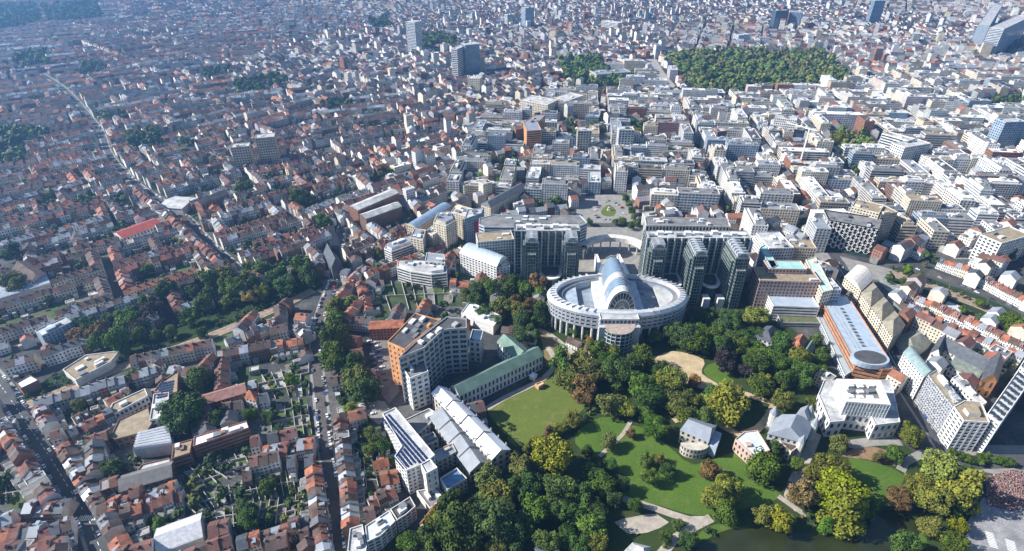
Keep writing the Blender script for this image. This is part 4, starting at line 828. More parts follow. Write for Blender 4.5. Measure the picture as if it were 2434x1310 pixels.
bld("pavilion", "hipped orange-pink corner pavilion of the garden school range", "school", P(11, (582, 945), (590, 928), (612, 932), (606, 952)), 11, "white", TILE_O, "punch", 3, 3.6, .4, .5, kind="gable", rh=5, hip=.45)
bar("warehouse", "grey gabled warehouse with pale ribbed roof at the picture's lower edge", "warehouse", 9, 4, (372, 1315), (480, 1275), 18, "grey", mat("ribbed_sheet", (.5, .5, .52), .5, .2, .6), style="plain")
bld("terrace_flats", "pale flat-roofed flats stepping down beside the park wall, cobbled street end", "apartments", P(12, (826, 1312), (832, 1258), (862, 1248), (872, 1300), (868, 1330)), 12, "pale", ROOFLIGHT, "punch", 3.2, 3.2, .5, .5, plant=4)
bld("terrace_flats", "pale flats with big square bays in the middle of the park wall row", "apartments", P(12, (872, 1290), (868, 1252), (925, 1215), (940, 1240), (905, 1275)), 12, "pale", mat("pale_zinc", (.3, .33, .37)), "grid", 4, 3.2, .7, .6, plant=4)
bld("terrace_flats", "dark-roofed flats nearest the museum workshop", "apartments", P(12, (944, 1238), (928, 1212), (975, 1182), (988, 1205), (965, 1225)), 12, "pale", ROOFDARK, "grid", 4, 3.2, .7, .6, plant=5)
rh_ = bar("market_hall", "white-walled hall with a striped red roof in the terraces", "hall", 10, 4, (292, 567), (385, 532), 24, "white", mat("hall_red", (.33, .07, .05), .8, .2, .3), bay=3.6, st=4)
bar("market_hall", "pale sheet-roofed depot beside the straight sunny street", "depot", 9, 2, (432, 496), (470, 470), 34, "pale", ROOFLIGHT, style="plain")
bar("church_hall", "tall brick hall with black roof beside the pale depot", "hall", 17, 4, (478, 486), (543, 460), 15, "brick", ROOFDARK, bay=5, st=8, wf=.25)
bld("school_building", "corner school with pink stepped gables near the left border", "school", P(12, (30, 640), (62, 620), (108, 650), (72, 672)), 12, "pink", TILE_B, "punch", 3.5, 4, .4, .5, kind="gable", rh=5)
bar("depot", "long low depot with grey sheet roof on the left border", "depot", 9, 2, (-20, 715), (118, 672), 26, "grey", mat("depot_sheet", (.3, .33, .38), .5, .2, .3), style="plain")
bar("apartment_building", "dark apartment slab with many balconies above the railway", "apartments", 20, 0, (100, 800), (172, 766), 13, "bluegrey", ROOFLIGHT, kind="flat", style="grid", bay=3.2, st=3, plant=3)
bld("workshop", "grey workshop with roof openings beside the railway", "workshop", P(7, (150, 880), (205, 845), (285, 835), (262, 862), (180, 905)), 7, "pale", ROOFTAN, "plain", plant=5)
bld("workshop", "small white-roofed workshop at the rail bridge", "workshop", P(8, (38, 912), (72, 893), (92, 905), (50, 925)), 8, "brown", ROOFWHITE, "plain", plant=1)
sp = bld("church", "dark stone church with a tall spire beside the railway trees", "church", P(16, (770, 600), (792, 592), (812, 626), (788, 636)), 16, "dark", SLATE, "plain", kind="gable", rh=9)
c = sp.location; A = at(800, 590, 20); m = MB(); m.box(-4, 4, -4, 4, 0, 26)
for i in range(4):
    q = [(-4.3, -4.3, 26), (4.3, -4.3, 26), (4.3, 4.3, 26), (-4.3, 4.3, 26)]; m.face([q[i], q[(i+1) % 4], (0, 0, 48)])
o = m.build("spire", SLATE, sp); o.location = (A[0]-c[0], A[1]-c[1], 0)
# ------------------------------------------------------------------ towers and big blocks farther out
def tower(label, a, b, z, depth, wall, style="grid", glass=None, **kw): return bld("tower_block", label, "tower", rect(a, b, z, depth), z, wall, kw.pop("roof", ROOFLIGHT), style, kw.pop("bay", 4), kw.pop("st", 3.8), kw.pop("wf", .62), kw.pop("hf", .58), glass=glass, plant=2, **kw)
tower("striped blue-white high-rise with a dark central groove", (964, 52), (985, 54), 82, 24, "white", "ribbon", BLUEGLASS)
tower("right half of the grooved striped high-rise", (987, 55), (1001, 50), 80, 20, "white", "ribbon", BLUEGLASS)
tower("grey-blue office tower with fine vertical lines", (1106, 108), (1140, 105), 74, 30, "bluegrey", "fins", BLUEGLASS, bay=2.4)
tower("white curved flank of the fine-lined office tower", (1086, 118), (1104, 110), 70, 14, "white", "ribbon")
tower("cream block at the foot of the fine-lined tower", (1112, 186), (1140, 188), 30, 18, "cream", "punch")
tower("lone grey tower with a white edge far among low roofs", (1249, 20), (1270, 18), 66, 22, "bluegrey", "grid", BLUEGLASS)
tower("dark wide block on the skyline side of the big park", (1846, 26), (1876, 25), 60, 20, "dark", "ribbon", BLUEGLASS)
tower("grey ribbed block joined to the dark wide one", (1878, 28), (1908, 30), 55, 20, "bluegrey", "fins", BLUEGLASS)
tower("blue tower cut by the top edge of the view", (2080, 2), (2106, 2), 75, 20, "bluegrey", "ribbon", BLUEGLASS)
tower("leaning pale glass slab of the corner office towers", (2352, 62), (2382, 14), 60, 26, "bluegrey", "grid", mat("pale_glass", (0, 0, 0)))
tower("broad white-banded slab of the corner office towers", (2386, 70), (2450, 40), 72, 30, "white", "ribbon", BLUEGLASS)
tower("twin white-striped block near the far grey tower", (1206, 36), (1224, 34), 40, 16, "white", "ribbon")
tower("white striped sloping block beyond the big park", (1430, 50), (1468, 56), 34, 22, "white", "ribbon", bay=5)
tower("glass pavilion with turquoise tint above the big park", (1756, 85), (1782, 82), 30, 20, "steel", "grid", BLUEGLASS)
tower("cream apartment block with deep window bays below the palace trees", (1236, 238), (1302, 250), 32, 38, "cream", "grid", bay=3.4, wf=.5)
tower("second cream block joined behind the deep-bayed one", (1318, 232), (1352, 240), 30, 46, "cream", "grid", bay=3.4, wf=.5)
bld("office_building", "wave-shaped office with a blue-grey roof and coppery front", "office", P(38, (1252, 312), (1287, 310), (1278, 292), (1296, 274), (1272, 274), (1244, 292)), 38, WALLS["orange"], ZINC, "ribbon", 3, 3.4, .6, .55, plant=3)
bld("office_building", "dark ribbed office beside the wave-shaped one", "office", rect((1216, 306), (1246, 304), 22, 26), 22, "dark", ROOFGREY, "ribbon", 4, 4, .7, .6, plant=2)
for i, (a, b, lb) in enumerate((((1374, 312), (1407, 312), "stepped concrete tower with deep balconies on the near side of the straight street"), ((1472, 310), (1508, 310), "stepped concrete tower with pale balconies across the straight street"))):
    tower(lb, a, b, 42, 18, "stone" if i == 0 else "pale", "grid", bay=4.5, wf=.66, hf=.6)
tower("beige high-rise flats with balcony stacks, nearer the sunny street", (548, 352), (592, 348), 38, 16, "beige", "grid", bay=3.4)
tower("beige high-rise flats with balcony stacks, second and taller", (606, 330), (652, 326), 46, 18, "beige", "grid", bay=3.4)
tower("long white curved office with window bands beside the small tree square", (2096, 318), (2160, 336), 32, 18, "white", "ribbon")
tower("rounded white office corner of the banded curve", (2150, 352), (2212, 342), 30, 22, "white", "grid")
tower("white gridded office slab with a sunny side wall", (1842, 280), (1894, 286), 40, 14, "white", "grid", bay=3)
tower("dark blue glass slab at the border", (2390, 292), (2440, 290), 48, 20, "bluegrey", "grid", BLUEGLASS)
tower("brown brick tower block between white offices", (1706, 314), (1728, 312), 30, 18, "brick", "punch")
tower("white block with a brown flat roof cut by the border", (2380, 580), (2450, 560), 30, 22, "white", "grid", roof=ROOFTAN)
bld("palace", "pale royal palace with grey mansard roofs among tall trees", "palace", rect((1418, 178), (1500, 172), 22, 40), 22, "stone", ZINC, "punch", 4, 5, .4, .5, plant=4)
bld("palace", "white palace wing with a long zinc roof at the far square", "palace", rect((1565, 222), (1640, 220), 16, 16), 16, "pale", ZINC, "punch", 4, 5, .4, .5, kind="gable", rh=4)
# ------------------------------------------------------------------ terraced houses
HW = [("white", WALLS["white"], (.64, .62, .59)), ("cream", WALLS["cream"], (.6, .53, .41)), ("grey", WALLS["grey"], (.36, .36, .35)), ("brick", WALLS["brick"], (.25, .13, .09)), ("brown", WALLS["brown"], (.19, .12, .085)), ("pale", WALLS["pale"], (.52, .5, .46))]
HR = [("orange", TILE_O, (.25, .105, .066)), ("red", TILE_R, (.135, .07, .056)), ("brown", TILE_B, (.088, .062, .053)), ("slate", SLATE, (.08, .088, .1)), ("grey", ZINC, (.22, .24, .27)), ("flat grey", ROOFGREY, (.22, .22, .22))]
FRAME = mat("window_frame", (.7, .7, .68), .6, .05, 1)
def house_form(h, rh, kind, dorm, ext):
    """meshes of one house, 7 m wide and 10.5 m deep, street side at -y"""
    w, d = 3.5, 5.25; W, Rf, G, Ch, D, E = MB(), MB(), MB(), MB(), MB(), MB()
    W.shell([(-w, -d, 0), (w, -d, 0), (w, d, 0), (-w, d, 0), (-w, -d, h), (w, -d, h), (w, d, h), (-w, d, h)], [(0, 1, 5, 4), (1, 2, 6, 5), (2, 3, 7, 6), (3, 0, 4, 7)])
    if kind == "gable":
        o = .4
        for s in (-1, 1):
            W.face([(s*w, -d, h), (s*w, d, h), (s*w, 0, h+rh-.12)])
            q = [(-w, s*(d+o), h-.25), (w, s*(d+o), h-.25), (w, 0, h+rh), (-w, 0, h+rh)]; Rf.face(q); Rf.face([(x, y, z-.25) for x, y, z in q[:2]]+[(x, y, z) for x, y, z in q[1::-1]])
    elif kind == "mansard":
        i, m = 1.5, 2.6
        a = [(-w, -d-.2, h), (w, -d-.2, h), (w, d+.2, h), (-w, d+.2, h)]; b = [(-w, -d+i, h+m), (w, -d+i, h+m), (w, d-i, h+m), (-w, d-i, h+m)]; r = [(-w, 0, h+rh), (w, 0, h+rh)]
        Rf.shell(a+b+r, [(0, 1, 5, 4), (2, 3, 7, 6), (4, 5, 9, 8), (6, 7, 8, 9)]); W.shell([a[1], a[2], b[2], r[1], b[1]], [(0, 1, 2, 3, 4)]); W.shell([a[0], a[3], b[3], r[0], b[0]], [(0, 1, 2, 3, 4)])
    else:
        roof_flat(Rf, [(-w, -d), (w, -d), (w, d), (-w, d)], h, .6, .3)
    nf = max(2, round(h/3.2)); sh = h/nf
    for s in (-1, 1):
        for k in range(nf):
            for j in (-1, 0, 1):
                x = j*2.15; z = k*sh+.9; hh = sh*.56
                if k == 0 and j == 1 and s == -1: z, hh = .1, 2.4
                y0, y1 = sorted((s*(d-.05), s*(d+.1))); G.box(x-.62, x+.62, y0, y1, z, z+hh, 1, bottom=True)
                yy = s*(d+.13); G.face([(x-.5, yy, z+.12), (x+.5, yy, z+.12), (x+.5, yy, z+hh-.12), (x-.5, yy, z+hh-.12)], 0)
    zc = h+rh*.55 if kind != "flat" else h
    Ch.box(w-.9, w-.15, -.9-1, .9-1, zc-1, h+rh+1.3, 0); 
    for y in (-1.5, -1.0, -.5): Ch.box(w-.7, w-.35, y-.15, y+.15, h+rh+1.3, h+rh+1.75, 1)
    if dorm and kind != "flat":
        z0 = h+.25; y0 = -d+1.0; y1 = -d*(1-.75) 
        D.box(-1.1, 1.1, y0, -1.2, z0, z0+1.9, 0); D.box(-1.3, 1.3, y0-.25, -1.0, z0+1.9, z0+2.08, 1); D.face([(-.8, y0-.02, z0+.4), (.8, y0-.02, z0+.4), (.8, y0-.02, z0+1.7), (-.8, y0-.02, z0+1.7)], 2)
    if ext: E.box(-w+.1, w*.25, d-.02, d+ext, 0, 5.6, 0); E.box(-w+.3, w*.25-.2, d+.1, d+ext-.2, 5.6, 5.75, 1); E.box(w*.25, w-.2, d-.02, d+ext*.55, 0, 3.2, 0); E.box(-w+.9, -w+1.9, d+ext-.05, d+ext+.08, 3.4, 4.8, 2)
    f = dict(wall=W.mesh("wall", [WALLS["brick"]]), roof=Rf.mesh("roof", [TILE_R]+([WALLS["pale"]] if kind == "flat" else [])), window=G.mesh("window", [CITYGLASS, FRAME]), chimney=Ch.mesh("chimney", [WALLS["brick"], TILE_O]))
    if D.f: f["dormer"] = D.mesh("dormer", [FRAME, ZINC, CITYGLASS])
    if E.f: f["rear_extension"] = E.mesh("rear_extension", [WALLS["pale"], ROOFGREY, CITYGLASS])
    return f
FORMS = [(house_form(9.6, 2.9, "gable", True, 5), 0), (house_form(8.4, 3.1, "gable", False, 6), 0), (house_form(10.6, 2.8, "gable", False, 4), 0), (house_form(9.2, 3.4, "mansard", True, 5), 1), (house_form(10.8, 0, "flat", False, 5), 2), (house_form(7.6, 3.2, "gable", True, 0), 0)]
NHOUSE = 0
def house(x, y, a, w, wi, ri, form, label, group, zs=1.0):
    global NHOUSE
    NHOUSE += 1; f, _ = FORMS[form]
    root = empty("terraced_house", (x, y, 0), label, "house", group, a); root.scale = (w/7.0, 1, zs)
    for k, me in f.items():
        o = link(k, me, rf if k in ("chimney", "dormer") else root, "stuff" if k == "window" else None)
        if k == "roof": rf = o
        if k in ("wall", "roof"):
            s = o.material_slots[0]; s.link = 'OBJECT'; s.material = HW[wi][1] if k == "wall" else HR[ri][1]
FAR = MB(); FAROFF = MB(); GARD = MB(); YARDTREES = []
def jit(c, r, a=.16):
    k = 1+r.uniform(-a, a); return tuple(min(.85, v*k*(1+r.uniform(-.05, .05))) for v in c)
def simple(mb, x, y, a, w, d, h, wc, rc, roof, rng, chim=True, ext=0):
    ux, uy = (math.cos(a), math.sin(a)), (-math.sin(a), math.cos(a)); o = (x, y)
    q = lambda u, v, z: (x+ux[0]*u+uy[0]*v, y+ux[1]*u+uy[1]*v, z)
    W, D = w/2, d/2; wc4 = (*wc, 1.0); rc4 = (*rc, 0.0)
    if roof == 0:
        rh = d*.3
        mb.shell([q(-W, -D, 0), q(W, -D, 0), q(W, D, 0), q(-W, D, 0), q(-W, -D, h), q(W, -D, h), q(W, D, h), q(-W, D, h), q(-W, 0, h+rh), q(W, 0, h+rh)], [(0, 1, 5, 4), (2, 3, 7, 6)], 0, wc4)
        mb.shell([q(W, -D, 0), q(W, D, 0), q(W, D, h), q(W, 0, h+rh), q(W, -D, h)], [(0, 1, 2, 3, 4)], 0, (*wc, 0.0)); mb.shell([q(-W, D, 0), q(-W, -D, 0), q(-W, -D, h), q(-W, 0, h+rh), q(-W, D, h)], [(0, 1, 2, 3, 4)], 0, (*wc, 0.0))
        mb.shell([q(-W, -D-.3, h), q(W, -D-.3, h), q(W, 0, h+rh+.1), q(-W, 0, h+rh+.1), q(W, D+.3, h), q(-W, D+.3, h)], [(0, 1, 2, 3), (4, 5, 3, 2)], 0, rc4)
        if chim: mb.obox(o, ux, uy, W-.8, W-.1, -1.6, .2, h+rh*.4, h+rh+1.3, 0, (*[v*.8 for v in HW[3][2]], 0.0))
        top = h+rh*.4
    else:
        mb.shell([q(-W, -D, 0), q(W, -D, 0), q(W, D, 0), q(-W, D, 0), q(-W, -D, h), q(W, -D, h), q(W, D, h), q(-W, D, h)], [(0, 1, 5, 4), (1, 2, 6, 5), (2, 3, 7, 6), (3, 0, 4, 7)], 0, wc4)
        e = .5; mb.shell([q(-W+e, -D+e, h-.5), q(W-e, -D+e, h-.5), q(W-e, D-e, h-.5), q(-W+e, D-e, h-.5), q(-W, -D, h), q(W, -D, h), q(W, D, h), q(-W, D, h), q(-W+e, -D+e, h), q(W-e, -D+e, h), q(W-e, D-e, h), q(-W+e, D-e, h)],
            [(0, 1, 2, 3)], 0, rc4); i = len(mb.v)-12
        for f in ((4, 5, 9, 8), (5, 6, 10, 9), (6, 7, 11, 10), (7, 4, 8, 11), (8, 9, 1, 0), (9, 10, 2, 1), (10, 11, 3, 2), (11, 8, 0, 3)): mb.f.append(tuple(i+k for k in f)); mb.m.append(0); mb.c.append((*[v*.9 for v in wc], 0.0))
        if w > 9:
            for _ in range(1+int(w*d/160)):
                u, v = rng.uniform(-W*.6, W*.6), rng.uniform(-D*.5, D*.5); s = rng.uniform(1.2, 3.2); g = rng.choice((.6, .45, .3, .15)); mb.obox(o, ux, uy, u-s, u+s, v-s*.7, v+s*.7, h-.45, h+rng.uniform(.8, 2.6), 0, (g, g, g, 0.0))
    if ext: 
        e0 = rng.uniform(-.2, .2)*w; mb.obox(o, ux, uy, -W+.2, e0+.8, D-.05, D+ext, 0, rng.uniform(3.2, 6.2), 0, (*jit((.3, .29, .27), rng, .5), 0.0))
WPAL = {"res": [16, 13, 12, 30, 17, 12], "white": [66, 14, 4, 2, 0, 14], "apt": [36, 26, 10, 8, 2, 18]}
RPAL = {"res": [15, 26, 28, 12, 13, 6], "white": [36, 30, 14, 14, 6, 0], "apt": [12, 12, 14, 14, 24, 24], "orange": [60, 20, 12, 4, 4, 0], "dark": [4, 26, 40, 20, 10, 0]}
def row(pts, side, desc, ref, z=9.5, depth=10.0, wp="res", rp="res", ww=(5.0, 6.6), named=True, skip=.02, hz=(.85, 1.1)):
    """houses along a ridge line (photo pixels at height z); side +1: their gardens lie to the left of the line"""
    q = [at(a, b, z+2.5) for a, b in pts]; rng = random.Random(len(desc)*31+len(pts)*7+int(q[0][0]))
    L_ = [0]
    for i in range(len(q)-1): L_.append(L_[-1]+math.dist(q[i], q[i+1]))
    s, k = 0.0, 0
    while s < L_[-1]-3:
        w = rng.uniform(*ww); m = s+w/2; i = max(0, min(len(q)-2, next((j for j in range(len(q)-1) if L_[j+1] >= m), len(q)-2))); t = (m-L_[i])/(L_[i+1]-L_[i])
        if t > 1.15: break
        x, y = q[i][0]+(q[i+1][0]-q[i][0])*t, q[i][1]+(q[i+1][1]-q[i][1])*t; a = math.atan2(q[i+1][1]-q[i][1], q[i+1][0]-q[i][0])
        if side < 0: a += math.pi
        s += w
        if rng.random() < skip or not inview(x, y, 5, 10): continue
        rc = rectat(x, y, a, w-1.2, depth-1.5)
        if taken(rc) > .5: continue
        occupy(rectat(x, y, a, w, depth)); k += 1
        wi = rng.choices(range(6), WPAL[wp])[0]; ri = rng.choices(range(6), RPAL[rp])[0]
        form = 4 if ri == 5 else rng.choices((0, 1, 2, 3, 5), (30, 22, 22, 14, 12))[0]
        tallrow = "shaded side" in desc
        if named and NHOUSE < 296:
            rn = HR[ri][0]+(" roof" if ri != 5 else " roof")
            house(x, y, a, w, wi, ri, form, f"{HW[wi][0]} house, {rn}, {ordn(k)} from {ref} {desc}", "terraced houses "+desc, rng.uniform(*hz)*(1.3 if tallrow else 1))
        else: simple(FAR, x, y, a, w, depth, rng.uniform(8, 11), jit(HW[wi][2], rng), jit(HR[ri][2], rng), 0 if ri != 5 else 1, rng, True, rng.choice((0, 3, 5)))
        ux, uy = (math.cos(a), math.sin(a)), (-math.sin(a), math.cos(a)); gd = rng.uniform(8, 15)
        g = [(x+ux[0]*u+uy[0]*v, y+ux[1]*u+uy[1]*v, .03) for u, v in ((-w/2, depth/2), (w/2, depth/2), (w/2, depth/2+gd), (-w/2, depth/2+gd))]
        GARD.face([(p[0], p[1], .02+.001*(len(GARD.f) % 40)) for p in g], 0, (*jit(rng.choice(((.045, .07, .02), (.05, .065, .03), (.13, .12, .1), (.2, .19, .17), (.035, .055, .02))), rng, .3), 0.0))
        if rng.random() < .32: YARDTREES.append((x+uy[0]*(depth/2+gd*.7), y+uy[1]*(depth/2+gd*.7), rng.uniform(2, 4.2)))
ROWS = [
 ([(89, 962), (114, 1005)], 1, "by the avenue corner", "rail bridge"), ([(146, 1051), (190, 1128), (234, 1196)], 1, "on the avenue's sunny side", "flat corner house"), ([(-5, 1003), (34, 1060), (64, 1106), (90, 1145), (120, 1188)], -1, "on the avenue's shaded side", "rail bridge"),
 ([(60, 1200), (145, 1197)], 1, "above the wide crossroads", "avenue's far end"), ([(-5, 1262), (85, 1253)], -1, "below the wide crossroads", "lower corner"), ([(88, 1266), (160, 1238)], -1, "beside the wide crossroads", "dark gap"), ([(-5, 1300), (70, 1296), (150, 1285)], 1, "in the lowest corner terrace", "bottom corner"),
 ([(247, 1218), (264, 1252), (288, 1300)], 1, "below the zebra crossing", "zebra crossing"), ([(170, 992), (249, 953), (332, 908)], 1, "in the upper corner terrace", "avenue"), ([(160, 1024), (262, 977)], -1, "in the red lower terrace", "avenue"),
 ([(338, 905), (441, 845), (552, 800), (690, 742)], 1, "in the railway-back terrace", "school end"), ([(700, 765), (738, 803)], 1, "by the cobbled street's bend", "railway"), ([(768, 692), (750, 745)], 1, "at the cobbled street's top", "church"),
 ([(640, 818), (742, 800)], -1, "in the orange side terrace", "garden end"), ([(722, 826), (745, 880)], -1, "above the cobbled street corner", "upper corner"), ([(229, 1201), (330, 1176), (418, 1153)], 1, "in the dormered terrace", "avenue"),
 ([(283, 1212), (414, 1170), (552, 1133)], -1, "in the orange-tiled terrace", "crossroads"), ([(552, 1124), (655, 1101), (756, 1083)], -1, "in the terrace with bluish backs", "school garden"), ([(623, 1063), (756, 1048)], 1, "in the dark brick terrace", "school wing"),
 ([(742, 1105), (752, 1180), (757, 1238)], -1, "on the cobbles' west side", "crossing"), ([(759, 1252), (770, 1305)], -1, "at the cobbles' lower west end", "orange terrace"), ([(726, 950), (742, 1005), (750, 1060)], -1, "above the cobbles' crossing", "tree belt"), ([(806, 985), (812, 1040), (818, 1090)], 1, "on the cobbles' upper east side", "tree belt"),
 ([(820, 1100), (828, 1170), (832, 1245)], 1, "on the cobbles' lower east side", "crossing"), ([(560, 1288), (640, 1260), (744, 1226)], 1, "in the long orange terrace", "bottom edge"), ([(875, 1190), (938, 1160)], -1, "behind the grey flats", "cobbles"), ([(668, 1178), (728, 1162)], -1, "amid the garden trees", "big garden tree"),
 ([(2129, 682), (2187, 702), (2254, 732), (2305, 752), (2389, 793), (2440, 815)], 1, "along the railway, near side", "station square", "white", "white"), ([(2113, 707), (2170, 727), (2231, 757), (2305, 785), (2372, 815), (2440, 845)], -1, "in the nearer orange-roofed terrace", "market hall", "white", "white"),
 ([(2132, 618), (2180, 634), (2230, 640), (2297, 661), (2391, 703), (2450, 735)], -1, "in the white terrace across the railway", "square", "white", "white"), ([(2176, 584), (2227, 608), (2311, 638), (2440, 704)], 1, "in the second terrace across the railway", "square", "white", "white"),
 ([(893, 663), (1005, 666), (1108, 669)], -1, "below the curved balcony block", "street bend", "white", "orange"), ([(857, 668), (872, 725)], 1, "on the museum street corner", "street bend", "res", "orange"), ([(2270, 845), (2330, 872), (2440, 925)], -1, "behind the convent roofs", "convent", "white", "white"),
 ([(347, 441), (394, 475), (448, 509), (553, 610), (596, 646)], 1, "on the straight street's sunny side", "pale depot", "white", "res"), ([(325, 455), (397, 512), (434, 543), (478, 580), (520, 622)], -1, "on the straight street's shaded side", "red-roofed hall", "res", "res"), ([(882, 612), (850, 640), (828, 665)], -1, "at the street bend", "balcony block"),
 ([(860, 600), (895, 575), (960, 530)], 1, "behind the round-cornered block", "street bend", "res", "dark"),
 ([(1398, 461), (1433, 460)], 1, "facing the square, left of the axis street", "the corner", "white", "dark"), ([(1452, 460), (1500, 461)], 1, "facing the square, right of the axis street", "the corner", "white", "dark"), ([(1506, 470), (1530, 515)], 1, "along the square's right side", "the axis street", "white", "res"), ([(1384, 515), (1386, 470)], 1, "along the square's left side", "the arcade", "white", "res"),
 ([(600, 575), (700, 552), (790, 520)], 1, "", "", "res", "res"), ([(480, 640), (560, 600)], -1, "", "")]
for r_ in ROWS: row(r_[0], r_[1], r_[2], r_[3], wp=r_[4] if len(r_) > 4 else "res", rp=r_[5] if len(r_) > 5 else "res", named=bool(r_[2]))
for nm, x, y, z in (("detached house with steep orange roof beside the solar-panelled office", 905, 1102, 9), ("detached orange-roofed cottage amid gardens by the cobbles", 858, 1156, 7), ("brick detached house beside the steep orange one", 880, 1090, 7)):
    X, Y = at(x, y, z); rc = rectat(X, Y, math.radians(110), 7, 10)
    if taken(rc) < .3: bld("detached_house", nm, "house", rc, z, "brick" if "brick" in nm else "cream", TILE_O, "punch", 3, 3.2, .4, .5, kind="gable", rh=4)
# ------------------------------------------------------------------ street grids of the wider city
OFFICES = []; NOOFF = P(0, (1960, 600), (2150, 590), (2170, 575), (2360, 600), (2600, 640), (2600, 1000), (2090, 800), (2000, 660))
def plot(x, y, a, w, d, style, rng, info=None, base=(0, 0, 9.5)):
    far = y > 1000
    if not inview(x, y, 8, 30): return False
    if taken(rectat(x, y, a, w-1, d-1.5)) > .12: return False
    occupy(rectat(x, y, a, w, d))
    if style == "off":
        if inpoly(np.array([x]), np.array([y]), NOOFF)[0]: return False
        OFFICES.append((math.hypot(x, y), x, y, a, w, d, rng.choice((17, 20, 22, 24, 26, 30)), rng.random(), info)); return True
    if style == "res":
        wi = base[0] if rng.random() < .5 else rng.choices(range(6), [34, 18, 10, 14, 8, 16])[0]; ri = base[1] if rng.random() < .66 else rng.choices(range(6), [10, 22, 32, 14, 14, 8])[0]; h = base[2]+rng.choice((-1.2, -.3, 0, 0, 0, .3, .9))
        if far: h += 1
        simple(FAR, x, y, a, w, d, h, jit(HW[wi][2], rng, .25), jit(HR[ri][2], rng, .25), 0 if ri != 5 else 1, rng, not far, rng.choice((0, 3, 5, 6)) if y < 1500 else 0)
    else:
        wi = rng.choices(range(6), [44, 22, 10, 6, 4, 14])[0]; ri = base[1] if rng.random() < .4 else rng.choices(range(6), [8, 12, 14, 15, 25, 26] if style == "mix" else [5, 7, 8, 14, 28, 38])[0]; h = rng.uniform(11, 17) if style == "mix" else rng.uniform(11, 20)
        if rng.random() < .04: h += rng.uniform(8, 22)
        rc = HR[ri][2] if ri < 5 else rng.choice(((.55, .56, .57), (.35, .36, .37), (.7, .7, .7), (.18, .18, .19), (.42, .4, .36)))
        simple(FAR if style == "mix" else FAROFF, x, y, a, w, d, h, jit(HW[wi][2], rng, .2), jit(rc, rng, .2), 0 if ri < 5 else 1, rng, False, rng.choice((0, 0, 5)) if y < 1400 else 0)
    return True
def fill(cx, cy, a, lx, ly, style, rng, info=None):
    ux, uy = (math.cos(a), math.sin(a)), (-math.sin(a), math.cos(a)); q = lambda u, v: (cx+ux[0]*u+uy[0]*v, cy+ux[1]*u+uy[1]*v)
    if not any(inview(*q(u, v), 0, 80) for u in (-lx/2, 0, lx/2) for v in (-ly/2, 0, ly/2)): return
    far = cy > 1000; d = {"res": 10.5, "mix": 12.0, "ctr": 13.0, "off": 16.0}[style]; ww = {"res": (5.2, 7.6) if not far else (7, 11), "mix": (8, 16), "ctr": (10, 24), "off": (22, 46)}[style]
    for si, (v, aa, sl) in enumerate(((-ly/2+d/2, a, lx), (ly/2-d/2, a+math.pi, lx), (lx/2-d/2, a+math.pi/2, ly-2*d), (-lx/2+d/2, a-math.pi/2, ly-2*d))):
        s, k = -sl/2, 0; base = (rng.choices(range(6), [30, 18, 10, 18, 10, 14])[0], rng.choices(range(6), [12, 28, 34, 16, 10, 0])[0], rng.uniform(8.8, 12))
        while s < sl/2-ww[0]*.8:
            w = min(rng.uniform(*ww), sl/2-s)
            if sl/2-s-w < ww[0]*.6: w = sl/2-s
            m = s+w/2; s += w
            if style != "off" and rng.random() < .03: continue
            x, y = q(m, v) if si < 2 else q(v, m)
            if plot(x, y, aa, w, d+rng.uniform(-.8, 1.5), style, rng, (info, si, k) if info else None, base): k += 1
    iw, il = ly-2*d-6, lx-2*d-6
    if iw > 6 and il > 6:
        for i in range(max(1, int(il/16))):
            u0, u1 = -il/2+il*i/max(1, int(il/16)), -il/2+il*(i+1)/max(1, int(il/16))
            p = [q(u0, -iw/2), q(u1, -iw/2), q(u1, iw/2), q(u0, iw/2)]
            if taken(p) > .4: continue
            c = rng.choice(((.045, .07, .022), (.05, .06, .03), (.035, .055, .02), (.11, .11, .1))) if style in ("res", "mix") else rng.choice(((.2, .2, .2), (.12, .13, .12), (.05, .07, .03), (.3, .3, .29)))
            GARD.face([(*r_, .015+.001*(len(GARD.f) % 37)) for r_ in p], 0, (*jit(c, rng, .3), 0.0))
            for _ in range(3):
                x, y = q(rng.uniform(u0, u1), rng.uniform(-iw/2, iw/2))
                if rng.random() < (.5 if style == "res" else .3 if style == "mix" else .2): 
                    if taken(rectat(x, y, 0, 5, 5)) < .3: YARDTREES.append((x, y, rng.choice((2.2, 3, 3.6, 4.4, 5.6))))
                elif rng.random() < .45:
                    w_ = rng.uniform(4, 9) if style == "res" else rng.uniform(8, 18); rc = rectat(x, y, a, w_, w_*.8)
                    if taken(rc) < .1: occupy(rc); simple(FAR, x, y, a, w_, w_*.8, rng.uniform(3, 6) if style != "off" else rng.uniform(6, 16), jit((.4, .38, .35), rng, .4), jit(rng.choice(((.3, .3, .3), (.5, .5, .5), (.2, .2, .2), (.3, .12, .08))), rng, .3), 1, rng)
